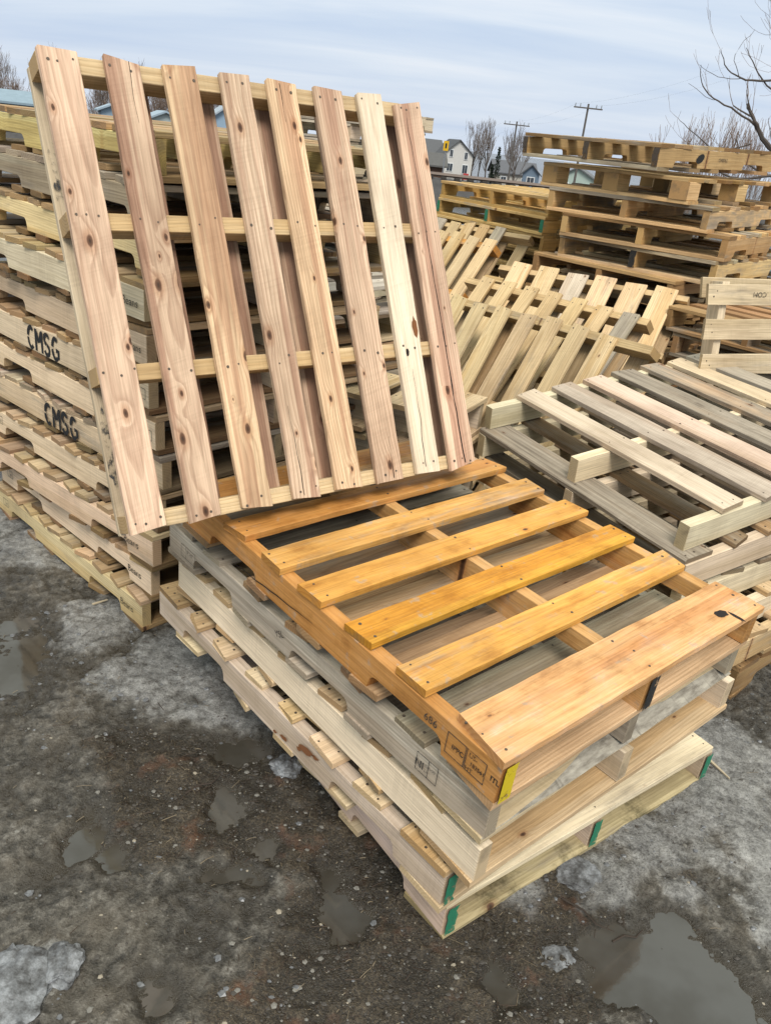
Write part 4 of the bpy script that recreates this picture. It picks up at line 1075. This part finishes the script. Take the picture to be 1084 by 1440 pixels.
# houses
def house(label, loc, w, d, eave, ridge, wallc, roofc, rz=0, windows=(), gable_front=True, name='house', over=.35, trim=(.75, .75, .74), doors=()):
    r = empty(name, loc, (0, 0, rz)); tag(r, label, 'house')
    wm = plain(name + '_siding', wallc, .8, 0, .2, .08, 2.); rm = plain(name + '_shingles', roofc, .9, 0, .2, .2, 3.); tm = plain(name + '_trim', trim, .6); gm = plain(name + '_glass', (.05, .06, .075), .15, 0, .5)
    b = MB(); hw, hd = w / 2, d / 2
    if gable_front:
        pr = [(-hw, -1.), (hw, -1.), (hw, eave), (0, ridge), (-hw, eave)]
        b.add([(x, -hd, z) for x, z in pr] + [(x, hd, z) for x, z in pr], [(0, 1, 2, 3, 4), (9, 8, 7, 6, 5)] + [(i, (i + 5), (i + 1) % 5 + 5, (i + 1) % 5) for i in range(5)])
    else:
        pr = [(-hd, -1.), (hd, -1.), (hd, eave), (0, ridge), (-hd, eave)]
        b.add([(-hw, y, z) for y, z in pr] + [(hw, y, z) for y, z in pr], [(4, 3, 2, 1, 0), (5, 6, 7, 8, 9)] + [(i, (i + 1) % 5, (i + 1) % 5 + 5, i + 5) for i in range(5)])
    b.build('wall', wm, r)
    b = MB(); th = .16; half = hw if gable_front else hd; sl = (ridge - eave) / half
    for s in (-1, 1):
        x1 = s * (half + over); z1 = eave - over * sl
        a = [(0, ridge + .03), (x1, z1 + .03), (x1, z1 + .03 + th), (0, ridge + .03 + th)]
        e = (hd if gable_front else hw) + over
        if gable_front: vs = [(x, -e, z) for x, z in a] + [(x, e, z) for x, z in a]
        else: vs = [(-e, x, z) for x, z in a] + [(e, x, z) for x, z in a]
        b.add(vs, [(0, 1, 2, 3), (7, 6, 5, 4), (0, 4, 5, 1), (1, 5, 6, 2), (2, 6, 7, 3), (3, 7, 4, 0)])
    b.build('roof', rm, r)
    for (x, z, ww, hh) in windows:
        b = MB(); b.box((x, -hd - .03, z), (ww + .2, .10, hh + .2)); o = b.build('window', tm, r)
        b = MB(); b.box((x - ww * .26, -hd - .06, z), (ww * .46, .09, hh)); b.box((x + ww * .26, -hd - .06, z), (ww * .46, .09, hh)); b.build('pane', gm, o)
    for (x, ww, hh) in doors:
        b = MB(); b.box((x, -hd - .04, hh / 2), (ww, .12, hh)); b.build('door', gm, r)
    return r
# white two storey house : gable to the viewer plus a lower wing with the ridge along x
h = house('white two storey house with a dark grey gambrel roof beside the yellow sign', (4.75, 150, BASE + .1), 5.0, 8., 3.4, 5.5, (.62, .59, .55), (.10, .10, .105), R_(12), windows=((-1.3, 1.35, .95, 1.1), (1.35, 1.25, .85, 1.25), (-1.25, 3.5, .5, 1.0), (1.3, 3.3, .5, 1.05)))
b = MB(); b.add([(-6.2, 1., 3.2), (-1.2, 1., 3.2), (-1.2, 4.2, 5.35), (-6.2, 4.2, 5.35), (-6.2, 7.2, 3.2), (-1.2, 7.2, 3.2), (-6.2, 1., -1.), (-1.2, 1., -1.), (-6.2, 7.2, -1), (-1.2, 7.2, -1)],
      [(0, 1, 3 - 1, 3), (3, 2, 5, 4)], 0); b.add([(-6., 1.3, 3.2), (-1.2, 1.3, 3.2), (-1.2, 1.3, -1), (-6., 1.3, -1), (-6., 7, 3.2), (-6., 7, -1), (-6., 4.2, 5.2)], [(0, 3, 2, 1), (0, 6, 4, 5, 3)], 1)
b.build('wing', [plain('wing_shingles', (.11, .11, .115), .9), plain('wing_siding', (.6, .57, .53), .8)], h)
house('small dark brown hut in front of the white house', (.6, 90, -1.9), 2.6, 3., 1.8, 2.75, (.085, .05, .035), (.12, .115, .11), R_(8), gable_front=False, doors=())
house('long low beige bungalow with a grey roof behind the utility pole', (14.3, 140, -3.0), 6.6, 6., 1.9, 3.5, (.50, .46, .40), (.13, .13, .14), R_(4), gable_front=False, windows=((-1.8, .9, .8, .8), (1.6, .9, 1., .8)))
house('small blue house with a white trimmed gable right of the bungalow', (16.1, 130, -2.7), 2.4, 4., 2.0, 3.1, (.16, .21, .27), (.09, .09, .095), R_(-6), windows=((0, 1.05, 1., .9),))
house('pale mint green bungalow seen through the gap under the tall right stack top', (19.6, 110, -2.2), 4.6, 6., 1.9, 3.1, (.42, .50, .44), (.17, .175, .18), R_(-14), windows=((-1.2, 1., .6, .6), (1.2, .9, .7, .9)))
house('grey blue roofed house at the far left edge', (-33.2, 70, -1.6), 5.4, 5., 3.0, 3.75, (.24, .32, .40), (.25, .32, .37), R_(28), gable_front=False, name='house')
house('small grey blue shed in the first gap of the leaning pallet', (-29.0, 80, -1.5), 1.9, 3., 3.1, 3.5, (.27, .35, .42), (.34, .41, .47), R_(25), name='shed')
house('low pale house with white eaves in the second gap of the leaning pallet', (-24.3, 80, -1.5), 4.6, 5., 2.4, 3.4, (.42, .47, .46), (.33, .40, .46), R_(25), gable_front=True, name='house', trim=(.8, .8, .8))
house('blue sided house in the third gap of the leaning pallet', (-18.3, 80, -1.5), 2.8, 5., 3.6, 4.6, (.30, .40, .50), (.36, .40, .44), R_(20), name='house')
# yellow sign
r = empty('road_sign', (1.02, 45, -1.), (0, 0, R_(5))); tag(r, 'yellow road sign on a thin post in front of the white house', 'sign')
b = MB(); b.tube([(0, 0, -.6), (0, 0, 2.6)], .035, 6); b.build('post', plain('galvanised_steel', (.30, .30, .31), .5, .5), r)
b = MB(); b.box((0, -.05, 2.72), (.26, .02, .46)); b.build('sign_plate', plain('sign_yellow', (.72, .42, .01), .5), r)
b = MB(); b.add([(-.045, -.063, 2.60), (.045, -.063, 2.60), (.045, -.063, 2.84), (-.045, -.063, 2.84)], [(0, 1, 2, 3)]); b.build('symbol', plain('sign_black', (.02, .02, .02), .6), r)
# red object beside the white house
r = empty('vehicle', (4.95, 100, -1.75)); r.scale = (.55, .55, .55); tag(r, 'small red vehicle parked beside the white house', 'vehicle')
b = MB(); b.box((0, 0, .75), (1.3, 2.6, .7)); b.box((0, .2, 1.3), (1.1, 1.4, .5)); b.build('body', plain('red_paint', (.42, .05, .05), .4), r)
for x in (-.55, .55):
    b = MB(); b.tube([(x - .1, -.8, .35), (x + .1, -.8, .35)], .33, 12); b.build('wheel', plain('tyre_rubber', (.02, .02, .02), .8), r)
    b = MB(); b.tube([(x - .1, .9, .35), (x + .1, .9, .35)], .33, 12); b.build('wheel', bpy.data.materials['tyre_rubber'], r)
# railway
BAL = plain('dark_ballast', (.085, .08, .078), .95, 0, .2, .5, 3.)
b = MB()
A, B = Vector((-120, 52, 0)), Vector((150, 24.5, 0))
A = Vector((-60, 41., 0)); B = Vector((70, 38.6, 0)); d = (B - A).normalized(); nn = Vector((-d.y, d.x, 0)); n = 160; prof = [(-3.4, -1.6), (-1.6, .30), (1.6, .30), (3.6, -1.6)]; vs = []
for i in range(n + 1):
    c = A + (B - A) * i / n
    for (o, z) in prof: vs.append(c + nn * o + Vector((0, 0, z + .05 * noise.noise(Vector((c.x * .9, o, 0))))))
b.add(vs, [(i * 4 + k, i * 4 + 4 + k, i * 4 + 5 + k, i * 4 + 1 + k) for i in range(n) for k in range(3)])
tag(b.build('railway_embankment', BAL), kind='structure')
r = empty('railway_track', (0, 0, 0)); tag(r, 'railway track on the dark embankment in front of the houses', 'railway')
RAIL = plain('rusty_rail', (.10, .075, .06), .5, .4)
for o in (-.72, .72):
    b = MB(); b.tube([A + nn * o + Vector((0, 0, .50)), B + nn * o + Vector((0, 0, .50))], .07, 6); b.build('rail', RAIL, r)
b = MB(); M = Matrix.Rotation(math.atan2(d.y, d.x), 3, 'Z')
for i in range(210): b.box(A + (B - A) * (i + .5) / 210 + Vector((0, 0, .36)), (.24, 2.5, .16), M)
b.build('sleepers', plain('tarred_sleeper', (.05, .042, .036), .9), r)
# utility poles and wires
PW = plain('weathered_pole', (.12, .105, .095), .9)
GP = 'utility poles along the railway'
polx = []
for (x, y, zb_, zt, lab, arm) in ((9.68, 98, -2.6, 4.96, 'farther wooden utility pole with one crossarm behind the domino row', 1.9), (13.96, 80, -2.4, 6.37, 'nearer wooden utility pole with one crossarm rising above the tall right stack', 1.7)):
    r = empty('utility_pole', (x, y, zb_)); tag(r, lab, 'pole', GP); h = zt - zb_
    b = MB(); b.tube([(0, 0, -.5), (0, 0, h)], [.125, .085], 8); b.build('post', PW, r)
    b = MB(); b.box((0, -.12, h - .35), (arm * 1.5, .10, .11)); b.build('crossarm', PW, r)
    for q in (-.68, -.42, .42, .68):
        b = MB(); b.tube([(q * arm, -.12, h - .28), (q * arm, -.12, h - .02)], [.05, .035], 6); b.build('insulator', plain('grey_porcelain', (.25, .27, .28), .3) if 'grey_porcelain' not in bpy.data.materials else bpy.data.materials['grey_porcelain'], r)
for q in (-1.2, 1.1):
    b = MB(); p0 = Vector((9.68 + q, 98, 4.85)); p1 = Vector((13.96 + q * .9, 80, 6.3)); p2 = p1 + (p1 - p0) * 1.3; pts = []
    for (u, v) in ((p0 + (p0 - p1) * 2, p0), (p0, p1), (p1, p2)):
        for k in range(9): 
            f = k / 8; pts.append(u.lerp(v, f) - Vector((0, 0, 1.0 * 4 * f * (1 - f) * .45)))
    b.tube(pts, .003, 3); tag(b.build('overhead_wire', PW), 'thin overhead wire between the two utility poles, ' + ('left one' if q < 0 else 'right one'), 'wire')

# big bare tree at right: limbs drawn from its trunk outside the picture
def limb(mb, pts, r0, r1, rr, twigs=0, tl=.5, n=6):
    P_ = [Vector(p) for p in pts]; fine = []
    for i in range(len(P_) - 1):
        for k in range(4):
            u = k / 4
            a = P_[max(0, i - 1)]; b_ = P_[i]; c = P_[i + 1]; e = P_[min(len(P_) - 1, i + 2)]
            fine.append(.5 * ((2 * b_) + (c - a) * u + (2 * a - 5 * b_ + 4 * c - e) * u * u + (3 * b_ - a - 3 * c + e) * u ** 3))
    fine.append(P_[-1]); m_ = len(fine) - 1
    fine = [p + Vector((rr.uniform(-1, 1), rr.uniform(-1, 1), rr.uniform(-1, 1))) * .01 for p in fine]
    mb.tube(fine, [.62 * (r0 + (r1 - r0) * i / m_) for i in range(m_ + 1)], n, 0)
    for k in range(twigs):
        i = rr.randint(1, m_); d = (fine[i] - fine[i - 1]).normalized()
        nd = (d * .6 + Vector((rr.uniform(-1, .3), rr.uniform(-.6, .6), rr.uniform(-.2, 1.2)))).normalized()
        branchy(mb, mb, fine[i], nd, tl * rr.uniform(.5, 1.), max(.003, r1 * .5), 2, rr, .55, .5, 4, .0022, (1, 2))
tr = empty('bare_tree', (6.3, 14.2, 0)); tag(tr, 'big bare tree at the right edge with long limbs reaching into the sky', 'tree')
b = MB(); rr2 = random.Random(77)
b.tube([(0, 0, -.3), (.05, 0, .6), (-.05, .05, 1.4), (-.1, 0, 2.4), (.1, .1, 3.6), (.1, 0, 5.0)], [.22, .19, .17, .14, .11, .07], 9); b.build('trunk', BARK, tr, smooth=True)
b = MB()
def wpt(u, v, Y=14.2):            # small helper used for limb knots, given in metres right of / above the fork
    return (u, 0, v)
# coordinates relative to the trunk base (x right, z up)
limb(b, [(-.1, 0, 1.5), (-.62, .1, 2.05), (-1.0, 0, 2.30), (-1.22, -.1, 2.52), (-1.38, 0, 2.75)], .085, .030, rr2, 8, .5)
limb(b, [(-1.14, -.05, 2.45), (-1.55, -.15, 2.62), (-1.95, -.1, 2.78), (-2.15, .05, 2.98), (-2.22, 0, 3.2)], .030, .006, rr2, 3, .35)
limb(b, [(-1.85, -.1, 2.74), (-2.1, -.2, 2.78), (-2.4, -.2, 2.92)], .008, .004, rr2, 0)
limb(b, [(0, 0, 2.6), (-.6, .1, 3.1), (-1.0, .1, 3.12), (-1.5, 0, 3.08), (-1.78, .1, 3.20), (-1.98, 0, 3.42)], .05, .006, rr2, 4, .4)
limb(b, [(-1.55, 0, 3.09), (-1.9, .1, 3.08), (-2.25, 0, 3.2)], .010, .004, rr2, 1, .3)
limb(b, [(-1.62, 0, 3.12), (-1.75, 0, 3.4), (-1.52, .1, 3.75)], .009, .004, rr2, 0)
limb(b, [(-.4, 0, 2.75), (-1.0, .1, 2.98), (-1.4, 0, 3.25), (-1.62, 0, 3.5)], .03, .006, rr2, 3, .35)
limb(b, [(0, 0, 3.3), (-.55, 0, 3.55), (-.95, .1, 3.9), (-1.25, 0, 4.25), (-1.4, 0, 4.7)], .075, .018, rr2, 8, .6)
limb(b, [(-.98, .1, 3.92), (-1.3, 0, 4.02), (-1.55, 0, 4.25)], .012, .004, rr2, 0)
limb(b, [(-1.1, .2, 2.2), (-1.6, .2, 2.08), (-2.1, .1, 2.3), (-2.35, .1, 2.45)], .022, .005, rr2, 4, .35)
limb(b, [(-.3, 0, 1.9), (-.9, -.2, 1.75), (-1.4, -.2, 1.7), (-1.9, -.1, 1.9), (-2.2, -.2, 2.1)], .045, .008, rr2, 8, .4)
limb(b, [(-.8, -.1, 1.78), (-1.2, -.1, 1.95), (-1.45, -.1, 2.25)], .03, .012, rr2, 4, .3)
limb(b, [(0, 0, 4.0), (-.9, .1, 4.4), (-1.7, 0, 4.6), (-2.5, .1, 4.62)], .06, .02, rr2, 3, .4)
for k in range(16):
    y0 = rr2.uniform(-.2, .5); limb(b, [(-.55 + rr2.uniform(-.3, .3), y0, rr2.uniform(2.6, 3.8)), (-.75 + rr2.uniform(-.2, .2), y0, rr2.uniform(3.2, 4.2)), (-.9 + rr2.uniform(-.3, .3), y0 + .1, rr2.uniform(3.4, 4.8))], .010, .004, rr2, 4, .5, 4)
b.build('crown', [BARK, plain('fine_twig', (.19, .135, .105), .9)], tr)
# thin bushes behind the tall right stack
BU = tree_mesh(9, 3.4, .022, 5, .45, .8, .0042, REDT, 3)
GBU = 'bare bushes behind the tall right stack'
for k, (x, y, s, lab) in enumerate([(7.6, 25, 1.0, 'thin bare bush left of the big bare tree, nearest the utility pole'), (8.4, 25.5, 1.12, 'thin bare bush in the middle of the three at the right edge'), (9.3, 25, 1.05, 'thin bare bush at the right edge behind the big tree limbs')]):
    tree(BU, (x, y, -.4), s, k * 2.1, lab, GBU, 'bare_bush')

# ================================================================== SKY, SUN, CAMERA
w = bpy.data.worlds.new('World'); SC.world = w; w.use_nodes = True
class WT(NT):
    def __init__(s, w): s.t = w.node_tree; s.t.nodes.clear()
t = WT(w)
SUN_EL, SUN_AZ = R_(52), R_(172)
sky = t.n('ShaderNodeTexSky', sky_type='NISHITA'); sky.sun_disc = False; sky.sun_elevation = SUN_EL; sky.sun_rotation = SUN_AZ; sky.air_density = 1.2; sky.dust_density = 2.
tc = t.n('ShaderNodeTexCoord'); dx, dy, dz = t.sep(t.vmath('NORMALIZE', tc.outputs['Generated']))
dzc = t.math('MAXIMUM', dz, 0.)
den = t.math('ADD', dzc, .10)
px = t.math('DIVIDE', dx, den); py = t.math('DIVIDE', dy, den)
c1 = t.noise(t.comb(t.math('MULTIPLY', px, .45), t.math('MULTIPLY', py, 1.15), 3.), 1., 5., .55, .35)
c2 = t.noise(t.comb(t.math('MULTIPLY', px, .22), t.math('MULTIPLY', py, .5), 9.), 1.1, 4., .5, .2)
cm = t.math('ADD', t.math('MULTIPLY', c1, .55), t.math('MULTIPLY', c2, .45))
cl = t.ramp(cm, [(.35, rgb(5.3, 6.6, 8.7)), (.46, rgb(6.4, 7.5, 9.1)), (.54, rgb(7.4, 8.3, 9.5)), (.64, rgb(8.7, 9.2, 9.9))])
cl = t.mix(t.step(dz, .0, .16, .55, 0.), cl, rgb(7.0, 7.75, 9.0))
zen = t.math('ADD', 1., t.math('MULTIPLY', t.step(dz, .25, 1.0), .85))
cl = t.mix(1., cl, t.comb(t.math('MULTIPLY', zen, t.step(dz, .2, .6, 1., 1.06)), zen, t.math('MULTIPLY', zen, t.step(dz, .2, .6, 1., .80))), 'MULTIPLY')
col = t.mix(.93, sky.outputs[0], cl)
bg = t.n('ShaderNodeBackground'); t.put(bg.inputs[0], col); bg.inputs[1].default_value = .1
o = t.n('ShaderNodeOutputWorld'); t.t.links.new(bg.outputs[0], o.inputs[0])
sl = bpy.data.lights.new('sun', 'SUN'); sl.energy = 2.5; sl.angle = R_(22); sl.color = (1., .96, .90)
so = bpy.data.objects.new('sun', sl); COL.objects.link(so)
sd = Vector((sin(SUN_AZ) * cos(SUN_EL), cos(SUN_AZ) * cos(SUN_EL), sin(SUN_EL)))
so.rotation_euler = sd.to_track_quat('Z', 'Y').to_euler(); so.location = (0, 0, 20)

cam = bpy.data.cameras.new('camera'); co = bpy.data.objects.new('camera', cam); COL.objects.link(co)
pit, rol = R_(25.0), R_(6.3)
f = Vector((0, cos(pit), -sin(pit))); rt = Vector((1, 0, 0)); up = rt.cross(f)
rt2 = rt * cos(rol) + up * sin(rol); up2 = rt2.cross(f)
M = Matrix((rt2, up2, -f)).transposed().to_4x4(); M.translation = Vector((0, 0, 1.68)); co.matrix_world = M
cam.sensor_fit = 'VERTICAL'; cam.sensor_height = 24.; cam.sensor_width = 24 * 1084 / 1440; cam.lens = 1115 / 1440 * 24
cam.clip_start = .02; cam.clip_end = 5000
SC.camera = co
vs = SC.view_settings; vs.view_transform = 'Standard'; vs.look = 'None'; vs.gamma = 1.; vs.exposure = 0.; vs.use_curve_mapping = False
SC.cycles.max_bounces = 6; SC.cycles.diffuse_bounces = 1
SC.cycles.use_denoising = True
